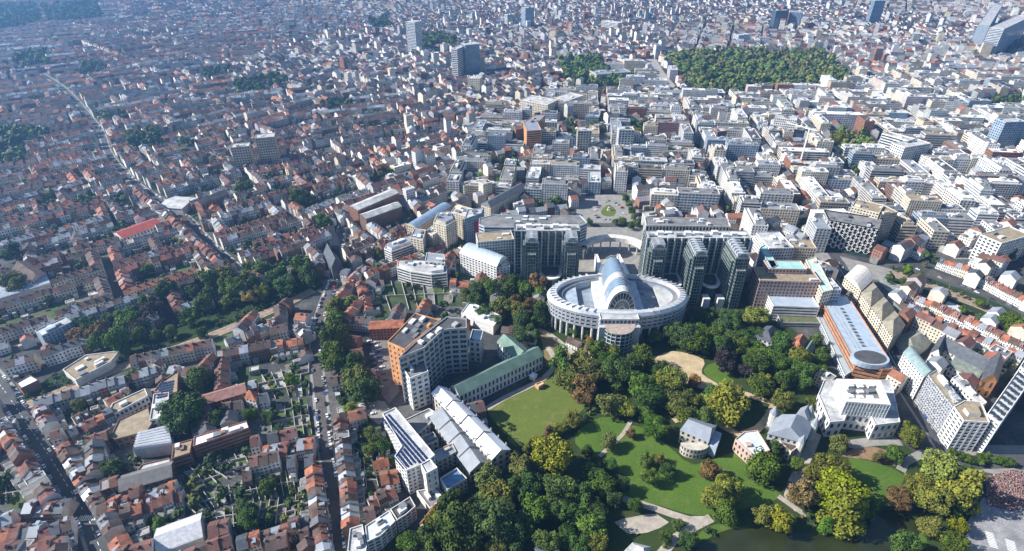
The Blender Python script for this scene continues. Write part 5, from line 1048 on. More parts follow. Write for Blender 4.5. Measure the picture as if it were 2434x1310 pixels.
# office quarter: its streets follow the straight street from the square to the palace
LA = math.radians(83.5); LO = at(1440, 421); LU, LV = (math.cos(LA), math.sin(LA)), (math.sin(LA), -math.cos(LA))
leop = lambda u, v: (LO[0]+LU[0]*u+LV[0]*v, LO[1]+LU[1]*u+LV[1]*v)
UL = [-300, -215, -110, 0, 95, 190, 285, 375, 470, 560, 650]; VL = [-330, -225, -118, 0, 147, 250, 352, 455, 560, 672, 790, 900, 1020]
VN = {2: "left of axis street", 3: "right of axis street", 4: "left of second canyon street", 5: "right of second canyon street", 6: "left of third canyon street", 7: "right of third canyon street", 8: "two streets past third canyon", 9: "three streets past third canyon", 10: "four streets past third canyon", 11: "five streets past third canyon", 1: "well left of axis street", 0: "farthest left of axis street"}
for i in range(len(UL)-1):
    for j in range(len(VL)-1):
        if j == 0 or (j == 1 and i > 5) or (j == 2 and i > 7): continue
        if i <= 1 and j < 4: continue
        u0, u1, v0, v1 = UL[i]+7, UL[i+1]-7, VL[j]+9.5, VL[j+1]-9.5
        c = leop((u0+u1)/2, (v0+v1)/2); fill(*c, LA-math.pi/2, v1-v0, u1-u0, "off", random.Random(i*41+j), (i, j))
for v in (0, 147, 250, 455):
    q = [leop(-60 if v < 200 else -260, v), leop(660, v)]; l, r = strip(q, 11); occ_ = None
    m = MB(); m.face([(*r[0], .06), (*r[1], .06), (*l[1], .06), (*l[0], .06)]); m.build("road", ASPH, kind="structure")
OFFICES.sort(key=lambda t: t[0])
OWALL = ["white"]*28+["pale"]*24+["cream"]*16+["grey"]*10+["beige"]*11+["brick"]*4+["bluegrey"]*6+["brown"]*3
OCOL = {k: v for k, v in (("white", (.72, .71, .68)), ("pale", (.56, .55, .52)), ("cream", (.6, .53, .42)), ("grey", (.4, .4, .39)), ("beige", (.5, .43, .33)), ("brick", (.27, .13, .085)), ("bluegrey", (.3, .36, .42)), ("brown", (.2, .12, .085)))}
SIDE = ["near side", "far side", "shaded end", "sunny end"]
for n, (ds, x, y, a, w_, d_, H, rv, info) in enumerate(OFFICES):
    rr = random.Random(n*17+5); wl = rr.choice(OWALL); (i, j), si, k = info
    if n < 235:
        st = rr.choices(("grid", "ribbon", "punch"), (45, 22, 33))[0]; rf, rn = rr.choice(((ROOFGREY, "grey"), (ROOFLIGHT, "pale"), (ROOFTAN, "tan"), (ROOFGREY, "grey"), (ROOFWHITE, "white"), (ZINC, "zinc"), (ROOFDARK, "dark")))
        bld("office_building", f"{wl} office, {rn} roof, {ordn(k+1)} on {SIDE[si]}, {ordn(i+1)} block row, {VN[j]}", "office", rectat(x, y, a, w_, d_), H, wl, rf, st, rr.choice((2.8, 3.2, 3.6, 4.2)), rr.choice((3.2, 3.5)), rr.uniform(.5, .75), rr.uniform(.45, .62), plant=rr.choice((3, 4, 5, 6)), penthouse=rr.choice((0, 0, 3)), glass=rr.choice((CITYGLASS, CITYGLASS, BLUEGLASS)), occ=False, group="office blocks of the street grid behind the parliament")
    else: simple(FAROFF, x, y, a, w_, d_, H, jit(OCOL[wl], rr, .15), jit(rr.choice(((.22, .22, .22), (.5, .5, .49), (.65, .65, .64), (.27, .23, .17), (.12, .12, .13))), rr, .15), 1, rr)
# remaining quarters: nearest seed decides street direction and kind
SEEDS = [((300, 620), 39, "res"), ((520, 500), 41, "res"), ((640, 430), 42, "res"), ((700, 1000), 20, "res"), ((300, 1100), 30, "res"), ((420, 380), 45, "res"), ((250, 330), 44, "res"), ((60, 380), 35, "res"), ((850, 350), 35, "res"), ((950, 300), 20, "res"), ((700, 300), 50, "res"), ((560, 230), 30, "res"), ((330, 220), 44, "res"), ((120, 240), 38, "res"), ((60, 120), 20, "res"), ((300, 120), 50, "res"), ((520, 110), 25, "res"), ((750, 180), 60, "mix"), ((700, 60), 15, "mix"), ((900, 110), 40, "mix"), ((950, 30), 70, "mix"), ((1000, 200), 30, "mix"), ((1180, 330), 25, "mix"), ((950, 430), 40, "mix"), ((1100, 420), 35, "mix"), ((1250, 400), 30, "mix"), ((1300, 480), 15, "mix"), ((1200, 250), 55, "mix"), ((1100, 60), 20, "mix"), ((1330, 100), 65, "mix"), ((1450, 110), 20, "mix"), ((1300, 20), 40, "mix"), ((1520, 50), 5, "mix"), ((1700, 90), 70, "ctr"), ((1750, 20), 30, "mix"), ((1950, 70), 50, "ctr"), ((2000, 130), 80, "ctr"), ((2100, 60), 20, "mix"), ((2250, 40), 60, "ctr"), ((2180, 170), 84, "ctr"), ((2330, 150), 70, "ctr"), ((2300, 270), 84, "ctr"), ((2400, 350), 75, "ctr"), ((2420, 480), 80, "ctr"), ((2430, 600), 35, "mix"), ((2330, 600), 35, "mix"), ((1600, 480), 84, "mix"), ((1330, 440), 84, "mix"), ((900, 560), 40, "res"), ((780, 480), 45, "res"), ((930, 700), 80, "res"), ((2440, 900), 35, "mix"), ((400, 30), 70, "res"), ((180, 40), 35, "res")]
SW = [(at(*s[0]), math.radians(s[1]), s[2]) for s in SEEDS]
NOFILL2 = P(0, (2050, 600), (2120, 610), (2500, 770), (2500, 850), (2100, 690))
NOFILL = P(0, (1140, 1000), (1210, 780), (1100, 720), (1240, 560), (1372, 540), (1392, 462), (1494, 462), (1524, 535), (1800, 690), (1960, 590), (2130, 640), (2060, 720), (2150, 870), (2290, 1050), (2600, 1000), (2600, 1500), (1000, 1500), (980, 1290))
SXY = np.array([s[0] for s in SW])
for si, ((sx, sy), a, style) in enumerate(SW):
    rng = random.Random(si*101+3); far = sy > 1000; ly = {"res": 56, "mix": 62, "ctr": 70}[style]; lx0 = {"res": 120, "mix": 95, "ctr": 90}[style]
    if far: ly *= 1.1; lx0 *= 1.1
    nu = 22
    for iv in range(-nu, nu):
        u = -900+rng.uniform(0, 60)
        while u < 900:
            lx = lx0*rng.uniform(.65, 1.35); uc = u+lx/2; u += lx+9
            v = iv*(ly+8.5); x, y = sx+math.cos(a)*uc-math.sin(a)*v, sy+math.sin(a)*uc+math.cos(a)*v
            if y < 150 or y > 2800: continue
            dd = ((SXY[:, 0]-x)**2+(SXY[:, 1]-y)**2); k = int(dd.argmin())
            if k != si and dd[k]**.5 < dd[si]**.5-35: continue
            if not inview(x, y, 0, 120): continue
            fill(x, y, a+rng.uniform(-.02, .02), lx, ly*rng.uniform(.92, 1.04), style, rng)
# gaps between the quarters are closed with odd houses, leaving streets and gardens open
OCC2 = OCC.copy()
for p in GARD.f:
    q = [GARD.v[k][:2] for k in p]; c = cells(q)
    if c: OCC2[c[0]] |= c[1]
rng = random.Random(77); yy = 190.0
while yy < 1500:
    xx = -1500.0
    while xx < 1500:
        x, y = xx+rng.uniform(-2, 2), yy+rng.uniform(-2, 2); xx += 9 if yy < 700 else 12
        if not inview(x, y, 5, 10): continue
        c = cells(rectat(x, y, 0, 19, 19))
        if c is None or OCC2[c[0]].mean() > .03: continue
        if inpoly(np.array([x]), np.array([y]), NOFILL)[0] or inpoly(np.array([x]), np.array([y]), NOFILL2)[0]: continue
        k = int(((SXY[:, 0]-x)**2+(SXY[:, 1]-y)**2).argmin()); a = SW[k][1]+(math.pi/2 if rng.random() < .3 else 0)
        w_, d_ = rng.uniform(6, 12), rng.uniform(9, 12); wi = rng.choices(range(6), [34, 18, 10, 14, 8, 16])[0]; ri = rng.choices(range(6), [10, 22, 30, 14, 14, 10])[0]
        if rng.random() < .78: simple(FAR, x, y, a, w_, d_, rng.uniform(5, 11), jit(HW[wi][2], rng, .2), jit(HR[ri][2], rng, .2), 0 if ri < 5 else 1, rng, True, rng.choice((0, 3, 5)))
        else: YARDTREES.append((x, y, rng.uniform(2.5, 4.5)))
        c = cells(rectat(x, y, a, w_+1, d_+1)); OCC2[c[0]] |= c[1]
    yy += 10
FAR_O = FAR.build("distant_houses", CITY); FAR_O["kind"] = "stuff"; FAR_O["label"] = "mass of terraced houses and small blocks spreading to the far city"
FO_O = FAROFF.build("distant_blocks", CITY); FO_O["kind"] = "stuff"; FO_O["label"] = "mass of pale city blocks filling the far quarters"
for p in PLOTS:
    GARD.face([(*v, .03) for v in p], 0, (*jit(R.choice(((.045, .07, .02), (.05, .065, .03), (.17, .16, .14), (.26, .25, .23), (.035, .055, .02), (.06, .09, .02))), R, .3), 0.0))
    if R.random() < .4: YARDTREES.append((sum(v[0] for v in p)/4+R.uniform(-2, 2), sum(v[1] for v in p)/4+R.uniform(-2, 2), R.choice((1.6, 2.2, 3, 3.6, 4.4))))
GARD.build("gardens", SHEET, kind="structure")
import sys; sys.stderr.write(f"houses {NHOUSE} offices {len(OFFICES)} far {len(FAR.f)} {len(FAROFF.f)} yard {len(YARDTREES)}\n")
# ------------------------------------------------------------------ trees
def leafmat(name, c, var=.45):
    m, t, b = nodes(name); g = N(t, "ShaderNodeNewGeometry"); tc = N(t, "ShaderNodeTexCoord")
    oi = N(t, "ShaderNodeObjectInfo"); hs = N(t, "ShaderNodeHueSaturation"); hs.inputs["Color"].default_value = (*c, 1)
    for k, (lo, hi) in (("Hue", (.475, .518)), ("Value", (.78, 1.2)), ("Saturation", (1.12, .92))):
        mr = N(t, "ShaderNodeMapRange"); mr.inputs[3].default_value = lo; mr.inputs[4].default_value = hi
        fr_ = math_(t, 'FRACT', math_(t, 'MULTIPLY', oi.outputs["Random"], {"Hue": 1.0, "Value": 7.3, "Saturation": 13.7}[k])); L(t, fr_, mr.inputs[0]); L(t, mr.outputs[0], hs.inputs[k])
    n2 = N(t, "ShaderNodeTexNoise"); n2.inputs["Scale"].default_value = .22; L(t, g.outputs["Position"], n2.inputs["Vector"]); m2 = N(t, "ShaderNodeMapRange"); m2.inputs[1].default_value = .52; m2.inputs[2].default_value = .72; m2.inputs[4].default_value = .45; L(t, n2.outputs["Fac"], m2.inputs[0])
    mx = N(t, "ShaderNodeMix", data_type='RGBA'); L(t, m2.outputs[0], mx.inputs[0]); L(t, hs.outputs[0], mx.inputs[6]); mx.inputs[7].default_value = (c[0]*1.5+.03, c[1]*1.15+.01, c[2], 1)
    c1 = vary(t, mx.outputs[2], var, .18, 2, g.outputs["Position"]); L(t, vary(t, c1, .3, 1.3, 2, g.outputs["Position"]), b.inputs["Base Color"])
    b.inputs["Roughness"].default_value = .75; b.inputs["Specular IOR Level"].default_value = .15
    return m
LEAF = {k: leafmat("leaves_"+k.replace(" ", "_"), c) for k, c in {"dark green": (.042, .082, .018), "green": (.06, .105, .018), "olive": (.1, .115, .024), "yellow-green": (.135, .155, .018), "reddish-brown": (.13, .088, .034), "purple-dark": (.035, .028, .03), "bright green": (.08, .16, .015), "golden": (.22, .14, .03)}.items()}
BARK = mat("bark", (.09, .065, .045), .9, .25, 2)
def crown_mesh(seed, n=1500, flat=.85, nl=13):
    """unit crown: leaf-sized faces spread over a heap of lobes, with gaps between"""
    r = random.Random(seed); lob = [(0, 0, 0, .62)]
    for i in range(nl):
        a = 2.4*i+r.uniform(-.4, .4); h = r.uniform(-.55, .62); k = math.sqrt(max(.05, 1-h*h))*r.uniform(.52, .72); lob.append((k*math.cos(a), k*math.sin(a), h*flat, r.uniform(.26, .42)))
    lob.append((r.uniform(-.2, .2), r.uniform(-.2, .2), .6*flat, .36)); v, f = [], []
    wts = [q[3]**2 for q in lob]
    for _ in range(n):
        x, y, z, rad = r.choices(lob, wts)[0]; d = Vector((r.gauss(0, 1), r.gauss(0, 1), r.gauss(0, 1))).normalized(); rr = rad*r.uniform(.78, 1.08)
        p = Vector((x, y, z))+d*rr; nrm = (d+Vector((r.gauss(0, .45), r.gauss(0, .45), r.gauss(.25, .45)))).normalized(); t = nrm.orthogonal().normalized(); t.rotate(Matrix.Rotation(r.uniform(0, 6.28), 3, nrm)); b = nrm.cross(t); s = r.uniform(.036, .08); i = len(v)
        v += [tuple(p+t*s+b*s*.2), tuple(p+b*s*.8), tuple(p-t*s+b*s*.1), tuple(p-b*s*.9)]; f.append((i, i+1, i+2, i+3))
    me = bpy.data.meshes.new("crown"); me.from_pydata(v, [], f); me.materials.append(LEAF["green"]); me.update(); return me
CROWNS = [crown_mesh(s, int(n_*1.5), fl, nl) for s, n_, fl, nl in ((1, 2200, .85, 13), (2, 2400, .95, 19), (3, 1900, .8, 9), (4, 2200, 1.05, 16), (5, 1800, .9, 7), (6, 2200, 1.2, 14), (7, 2600, .8, 22), (8, 2000, 1.0, 10), (9, 2300, .75, 18), (10, 2000, 1.3, 11))]
def trunk_mesh():
    m = MB(); n = 7; pr = None
    for z, r in ((0, .5), (.25, .36), (.6, .3), (1.0, .2)):
        c = [(r*math.cos(2*math.pi*i/n)*.1, r*math.sin(2*math.pi*i/n)*.1, z) for i in range(n)]
        if pr: [m.face([pr[i], pr[(i+1) % n], c[(i+1) % n], c[i]]) for i in range(n)]
        pr = c
    for k in range(5):
        a = k*1.26; d = (math.cos(a)*.32, math.sin(a)*.32)
        p = [(.016*math.cos(2.1*i), .016*math.sin(2.1*i), .62) for i in range(3)]; q = [(d[0]+.006*math.cos(2.1*i), d[1]+.006*math.sin(2.1*i), 1.05+.08*(k % 2)) for i in range(3)]
        for i in range(3): m.face([p[i], p[(i+1) % 3], q[(i+1) % 3], q[i]])
    return m.mesh("trunk", [BARK])
TRUNK = trunk_mesh()
MARKS = [("grey-roofed library", 1660, 1030), ("turreted institute", 1885, 1030), ("white mansion", 2040, 1000), ("oval hemicycle", 1467, 770), ("sandy court", 1625, 875), ("big sunlit lawn", 1280, 985), ("white-roofed museum hall", 1140, 1040), ("pond's left end", 1700, 1290), ("pond's right end", 2140, 1250), ("gravel clearing", 1540, 1250), ("crossed lawn", 1430, 1045), ("brick institute", 1790, 1060), ("orange-roofed villa", 1900, 820), ("oval lawn square", 1470, 505), ("white sports hall", 1145, 750), ("convent's green roof", 1200, 880), ("museum car park", 890, 850), ("park wall flats", 905, 1260), ("sunlit square", 2390, 1230), ("white-roofed school wing", 525, 1030), ("sawtooth hall", 365, 1045), ("railway cutting", 450, 790), ("rail bridge", 90, 940), ("balcony slab", 136, 790), ("pink school range", 540, 948), ("church spire", 800, 600), ("cobbled street", 780, 1120), ("wide avenue", 100, 1090), ("big park", 1800, 180), ("axis street towers", 1440, 330), ("banded curve office", 2130, 340), ("straight sunny street", 420, 500), ("red orange row", 1000, 670), ("solar-roofed office", 980, 1060), ("railway terraces", 2270, 745), ("glass wings", 1300, 650)]
MC = {}; TP = []
def tree(px, py, rp, kind, tall=1.0):
    d0 = proj(*at(px, py, 8), 8)[2]; r = max(1.6, rp*1.16*d0/F); hc = r*(1.15 if r > 5 else 1.25)*tall
    x, y = at(px, py, hc); TP.append((x, y, r)); occupy(rectat(x, y, 0, 3, 3))
    rr = random.Random(int(px*7+py*3)); mk = min(range(len(MARKS)), key=lambda i: (MARKS[i][1]-px)**2+((MARKS[i][2]-py)*1.3)**2)
    dx, dy = px-MARKS[mk][1], py-MARKS[mk][2]; rel = ("right of" if dx > 0 else "left of") if abs(dx) > abs(dy)*1.3 else ("in front of" if dy > 0 else "behind")
    sz = "huge" if r > 11.5 else "large" if r > 8 else "middling" if r > 5 else "small"
    key = (sz, kind, rel, mk); MC[key] = MC.get(key, 0)+1; k = MC[key]
    pre = "" if k == 1 else f", {ordn(k)} of its kind there"
    root = empty("tree", (x, y, 0), f"{sz} {kind} tree {rel} the {MARKS[mk][0]}{pre}", "tree", "trees of the park and gardens", rr.uniform(0, 6.28))
    me = rr.choice(CROWNS); c = link("crown", me, root); c.location = (0, 0, hc); s = r*1.08; c.scale = (s*rr.uniform(.84, 1.14), s*rr.uniform(.84, 1.14), s*rr.choice((.82, .95, 1.05, 1.2))*(.5+.5*tall))
    sl_ = c.material_slots[0]; sl_.link = 'OBJECT'; sl_.material = LEAF[kind]
    t = link("trunk", TRUNK, root); t.scale = (r*1.1, r*1.1, hc)
G_, D_, O_, Y_, B_, P_, L_, A_ = "green", "dark green", "olive", "yellow-green", "reddish-brown", "purple-dark", "bright green", "golden"
for q in ((1496, 485), (1502, 500), (1508, 515), (1514, 530), (1480, 524), (1462, 526), (1400, 526), (1500, 536), (1488, 470)): tree(q[0], q[1], 8, G_)
TREES = {
 G_: "854,907,32 887,1038,18 1524,914,30 1558,1018,25 1406,1123,18 1329,1156,34 1389,1177,26 1275,1210,32 1406,1241,34 1299,1291,25 978,1291,25 1019,1307,22 1511,1200,16 1544,1136,18 1534,1092,16 1809,914,25 1813,1106,32 1910,904,20 2062,1203,22 1725,1210,28 2018,1244,20 2129,1079,20 2153,1294,28 2271,1294,24 1170,690,20 1205,695,20 1245,685,20 1285,700,18 1262,792,20 1661,812,28 1698,799,22 1752,812,26 1809,839,25 1850,863,25 232,812,20 280,812,28 300,760,25 448,752,20 482,720,18 552,686,25 620,640,22 657,655,22 714,630,25 802,760,26 798,805,30 792,850,30 471,900,25 519,995,22 596,983,18 637,1155,18 216,1049,14 243,1049,16 370,794,12 404,787,14 478,791,14 330,797,14 1410,305,16 1380,330,14 1975,345,12 2045,352,12 707,467,18 573,447,16 1610,1246,12 1582,1276,16 864,1003,14 880,1070,14 2271,1210,20 1556,800,16 1514,806,14 1480,812,12 1395,790,12 1365,785,11 2405,770,24 2200,742,10 2250,700,9 2330,720,9 2150,668,9 2290,735,9 1940,812,16 1955,845,16 1948,868,14 1178,762,14",
 D_: "1464,890,30 1500,866,28 1447,862,26 1544,944,30 1396,1072,14 1261,1143,24 1174,1241,40 1211,1276,30 1346,1276,20 1379,1296,22 1477,1153,18 1460,1183,18 1453,1106,14 1588,1116,18 1634,1283,20 1796,862,26 1843,1072,18 438,975,38 430,1000,30 270,1112,24 580,1212,22 590,1235,25 505,669,20 397,693,20 677,673,22 734,656,20 768,528,20 870,925,28 840,870,28 1600,792,24 1631,797,28 1715,824,24 1776,811,22 1240,762,20 1285,747,22 1240,797,20 1128,712,18 1150,740,16 255,757,14 908,1059,18 1090,1255,45 1240,1250,30 1320,1215,28 1360,1225,26 1010,1275,24 1955,883,16 1424,1210,22 1250,1185,22 930,1095,13 640,988,14 660,1025,15 323,892,16 2300,1130,20 1130,690,18 225,640,14 350,640,12 2395,600,16 30,600,18 1570,880,20 815,955,12 1150,1195,22",
 O_: "1349,890,32 1447,958,25 1598,906,28 1863,951,22 1749,937,20 1974,1112,36 1927,1120,16 2167,1032,24 1816,1224,24 2217,1251,26 1160,1140,30 1181,1180,36 1255,1064,14 1447,1049,17 1565,1089,14 1190,727,20 1110,700,16 1230,735,18 850,900,30 536,720,12 115,848,13 40,678,20 1425,310,10 2000,330,14 1995,1052,18 30,669,18 795,727,20 830,722,18 1934,958,16 1641,948,20 2090,1085,12 900,600,10",
 Y_: "1315,1082,42 1729,961,36 1729,1160,30 1705,1180,33 1998,1173,45 2011,1212,42 2237,1119,42 2284,1163,42 2214,1187,38 1857,1238,26 1487,968,22 1362,998,18 1329,1018,14 1678,954,18 1796,750,24 1275,1049,12 834,971,14 1510,320,14 1820,905,18 185,963,14 2274,1251,18 1570,900,20",
 B_: "1389,925,28 1305,1028,14 1688,1119,24 1910,1173,28 2140,1183,26 1225,712,14 1262,722,15 1500,1030,10 192,802,22 240,790,22 1120,1200,14 1190,745,12 2080,372,10 1917,420,11 1300,1110,16",
 P_: "364,735,24 1722,856,24 350,745,16 1775,880,18", L_: "1964,1249,16 1894,1102,14 1816,757,15 1534,980,18 1300,705,12 690,900,12 700,905,10 232,929,12 1005,605,12 1012,612,10 1075,590,10 1095,585,10 381,1246,18 2362,845,14 2160,640,11 2185,655,9 1150,420,12 1215,395,14 1190,430,12", A_: "1530,222,9 593,706,16 1650,905,13 1402,808,7 1556,940,14"}
for kd, s in TREES.items():
    for q in s.split():
        a = [float(v) for v in q.split(",")]; tree(a[0], a[1], a[2], kd)
for k, (p0, p1, nn) in enumerate((((2262, 1078), (2332, 1098), 6), ((2335, 1084), (2400, 1100), 6))):    # clipped plane trees in rows
    for i in range(nn):
        t = i/(nn-1); tree(p0[0]+(p1[0]-p0[0])*t, p0[1]+(p1[1]-p0[1])*t, 10, G_, .8)
KEEP = [loop(P(0, *q[3])) for q in LAWNS]+[[*l, *r[::-1]] for l, r in (strip(P(0, *q[0]), q[1]+6) for q in WALKS)]+[P(0, (1555, 855), (1600, 835), (1680, 850), (1710, 918), (1650, 922), (1575, 885)), P(0, (1455, 1240), (1570, 1215), (1610, 1240), (1545, 1275)), P(0, (1640, 1310), (1735, 1255), (2110, 1210), (2190, 1250), (2150, 1310))]
NF = 0
for poly, kinds, rr_ in (([(1020, 1190), (1130, 1170), (1230, 1110), (1440, 1100), (1470, 1190), (1440, 1310), (990, 1310)], (D_, D_, G_, O_), (22, 34)), ([(1300, 860), (1400, 830), (1560, 840), (1560, 900), (1640, 930), (1610, 985), (1500, 990), (1400, 940)], (G_, D_, O_, Y_), (20, 30)), ([(1590, 780), (1790, 770), (1930, 870), (1940, 930), (1800, 900), (1700, 850), (1600, 830)], (G_, D_, D_, O_), (18, 28)), ([(1110, 672), (1290, 670), (1310, 770), (1260, 790), (1190, 765), (1110, 735)], (G_, D_, O_, B_), (16, 24)), ([(200, 780), (500, 650), (740, 610), (740, 670), (430, 750), (230, 830)], (D_, G_, D_, O_), (14, 22)), ([(1560, 960), (1700, 930), (1720, 1000), (1620, 990)], (G_, O_), (18, 26)), ([(2140, 1120), (2330, 1110), (2330, 1240), (2240, 1310), (2140, 1200)], (Y_, G_, O_), (24, 34)), ([(1640, 740), (1740, 735), (1790, 770), (1640, 775)], (G_, D_), (12, 18))):
    rq = random.Random(len(kinds)*9+poly[0][0]); xs = [p[0] for p in poly]; ys = [p[1] for p in poly]
    for _ in range(260):
        if NF >= 84: break
        x, y = rq.uniform(min(xs), max(xs)), rq.uniform(min(ys), max(ys))
        if not inpoly(np.array([x]), np.array([y]), poly)[0]: continue
        rp = rq.uniform(*rr_); g = at(x, y, 9); r0 = rp*1.16*proj(*g, 9)[2]/F
        if any(math.dist(g, t[:2]) < (r0+t[2])*.72 for t in TP) or any(inpoly(np.array([g[0]]), np.array([g[1]]), k)[0] for k in KEEP): continue
        NF += 1; tree(x, y, rp, rq.choice(kinds))
# yard trees and far woods: nobody counts them
FT = MB(); rt = random.Random(5)
FTC = [(.028, .055, .016), (.045, .08, .018), (.07, .085, .02), (.1, .11, .02), (.035, .065, .02), (.1, .07, .03)]
def lowtree(x, y, r, col, n=54, hmul=1.25):
    hc = r*hmul; lob = [(rt.uniform(-.4, .4), rt.uniform(-.4, .4), rt.uniform(-.3, .5), rt.uniform(.45, .65)) for _ in range(5)]
    for _ in range(n):
        lx, ly, lz, lr = rt.choice(lob); d = Vector((rt.gauss(0, 1), rt.gauss(0, 1), rt.gauss(.2, 1))).normalized(); p = (Vector((lx, ly, lz))+d*lr)*r; nrm = (d+Vector((rt.gauss(0, .3), rt.gauss(0, .3), rt.gauss(.2, .3)))).normalized(); t = nrm.orthogonal().normalized(); b = nrm.cross(t); s = r*rt.uniform(.2, .34)
        o = Vector((x, y, hc))+p; k = rt.uniform(.7, 1.3); FT.face([tuple(o+t*s), tuple(o+b*s), tuple(o-t*s), tuple(o-b*s)], 0, (col[0]*k, col[1]*k, col[2]*k, 0.0))
for x, y, r in YARDTREES:
    if inview(x, y, 3, 10): lowtree(x, y, r, rt.choices(FTC, (30, 26, 14, 8, 18, 5))[0], 70 if y < 600 else 44)
def wood(poly, sp, rr, cols, n=60):
    xs = [p[0] for p in poly]; ys = [p[1] for p in poly]; y = min(ys)
    while y < max(ys):
        x = min(xs)
        while x < max(xs):
            X, Y = x+rt.uniform(-.4, .4)*sp, y+rt.uniform(-.4, .4)*sp
            if inpoly(np.array([X]), np.array([Y]), poly)[0] and rt.random() > .1: lowtree(X, Y, rt.uniform(rr[0]*.65, rr[1]*1.12), rt.choice(cols), n, rt.uniform(1.2, 1.8))
            x += sp
        y += sp
BRT = [(.09, .15, .03), (.12, .16, .03), (.15, .17, .035), (.08, .13, .03), (.13, .13, .045)]
wood(BIGPARK, 13, (7, 11), BRT); wood(PALPARK, 13, (7, 10), BRT[:2]+[BRT[3], FTC[1]]); wood(SQUAREW, 11, (5, 8), BRT)
for pts, sp, rr in WOODS: wood(P(0, *pts), sp, rr, [FTC[0], FTC[1], FTC[4], FTC[2], BRT[0]])
o = FT.build("distant_trees", PLAINATTR); o["kind"] = "stuff"; o["label"] = "yard trees, far parks and woods scattered through the city"
# shrubs on the railway banks, hedges
SH = MB(); FT = SH
for pts, n in (((( 60, 950), (300, 855), (560, 760), (700, 700)), 90), (((250, 842), (440, 765), (640, 690)), 60), (((2120, 640), (2250, 690), (2434, 765)), 40), (((2110, 668), (2250, 722), (2434, 800)), 40), (((1380, 800), (1440, 815), (1500, 826)), 30), (((1190, 1010), (1225, 1060)), 6), (((1300, 1050), (1400, 985), (1420, 960)), 26), (((420, 1110), (520, 1080), (600, 1060)), 30), (((1640, 1300), (1700, 1262)), 10), (((1900, 1225), (1965, 1262)), 14)):
    q = P(0, *pts)
    for _ in range(n):
        i = rt.randrange(len(q)-1); t = rt.random(); lowtree(q[i][0]+(q[i+1][0]-q[i][0])*t+rt.uniform(-5, 5), q[i][1]+(q[i+1][1]-q[i][1])*t+rt.uniform(-3, 3), rt.uniform(1, 2.6), rt.choice(FTC[:5]), 36, .8)
cx_ = [p[0] for p in CUT]; cy_ = [p[1] for p in CUT]
for _ in range(420):
    x, y = rt.uniform(min(cx_), max(cx_)), rt.uniform(min(cy_), max(cy_))
    if inpoly(np.array([x]), np.array([y]), CUT)[0] and all(math.dist((x, y), t_) > 9 for t_ in dense(P(0, (60, 965), (150, 930), (300, 868), (430, 825), (560, 775), (680, 722), (745, 690)), 6)): lowtree(x, y, rt.uniform(1, 3), rt.choice(FTC[:2]+[FTC[4]]), 36, .8)
o = SH.build("undergrowth", PLAINATTR); o["kind"] = "stuff"; o["label"] = "bushes on the railway banks and along park paths"
# ------------------------------------------------------------------ cars
CARC = [("white", (.75, .75, .75)), ("silver", (.45, .46, .47)), ("black", (.02, .02, .022)), ("grey", (.15, .16, .17)), ("red", (.4, .03, .03)), ("blue", (.05, .1, .3))]
CARM = [mat("car_"+n, c, .3, .05, 1, .1, .5) for n, c in CARC]; TYRE = mat("tyre", (.02, .02, .02), .9)
def car_mesh(van):
    B, Gl, Wh = MB(), MB(), MB(); L2, w, h = (2.5, .95, 1.15) if van else (2.15, .88, .8)
    prof = [(-L2, .35), (L2, .35), (L2, .75), (L2-.25, .85)] + ([(L2-.9, h+.05), (L2-1.5, 2.0), (-L2+.1, 2.0), (-L2, 1.9)] if van else [(L2-1.25, .95), (L2-1.9, 1.42), (-L2+.75, 1.45), (-L2+.15, 1.0), (-L2, .9)])
    n = len(prof)
    for i in range(n):
        a, b = prof[i], prof[(i+1) % n]; B.face([(a[0], -w, a[1]), (b[0], -w, b[1]), (b[0], w, b[1]), (a[0], w, a[1])])
    for s in (-1, 1): B.face([(x, s*w, z) for x, z in prof])
    zt = 1.38 if not van else 1.85
    Gl.box(-L2+.55, L2-1.55, -w-.015, w+.015, .98 if not van else 1.25, zt-.03); Gl.face([(L2-1.22, -w+.1, 1.0), (L2-1.22, w-.1, 1.0), (L2-1.84, w-.15, 1.42), (L2-1.84, -w+.15, 1.42)] if not van else [(L2-.88, -w+.1, 1.24), (L2-.88, w-.1, 1.24), (L2-1.46, w-.15, 1.98), (L2-1.46, -w+.15, 1.98)])
    for sx in (-1, 1):
        for sy in (-1, 1):
            c = [(sx*L2*.62+.32*math.cos(k*math.pi/4), .32+.32*math.sin(k*math.pi/4)) for k in range(8)]
            for k in range(8): Wh.face([(c[k][0], sy*w*.8, c[k][1]), (c[(k+1) % 8][0], sy*w*.8, c[(k+1) % 8][1]), (c[(k+1) % 8][0], sy*(w+.02), c[(k+1) % 8][1]), (c[k][0], sy*(w+.02), c[k][1])])
            Wh.face([(x, sy*(w+.02), z) for x, z in c])
    return B.mesh("body", [CARM[0]]), Gl.mesh("window", [CITYGLASS]), Wh.mesh("wheel", [TYRE])
CARS = [car_mesh(False), car_mesh(True)]; NC = 0
def car(x, y, a, where, group):
    global NC
    NC += 1; rr = random.Random(NC*3); ci = rr.choices(range(6), (26, 20, 20, 18, 8, 8))[0]; v = 1 if rr.random() < .12 else 0; nm = "van" if v else "car"
    root = empty("parked_van" if v else "parked_car", (x, y, .16), f"{CARC[ci][0]} {nm} {where}", nm, group, a)
    b, g, wh = CARS[v]; o = link("body", b, root); s = o.material_slots[0]; s.link = 'OBJECT'; s.material = CARM[ci]; link("window", g, root); link("wheel", wh, root, "stuff")
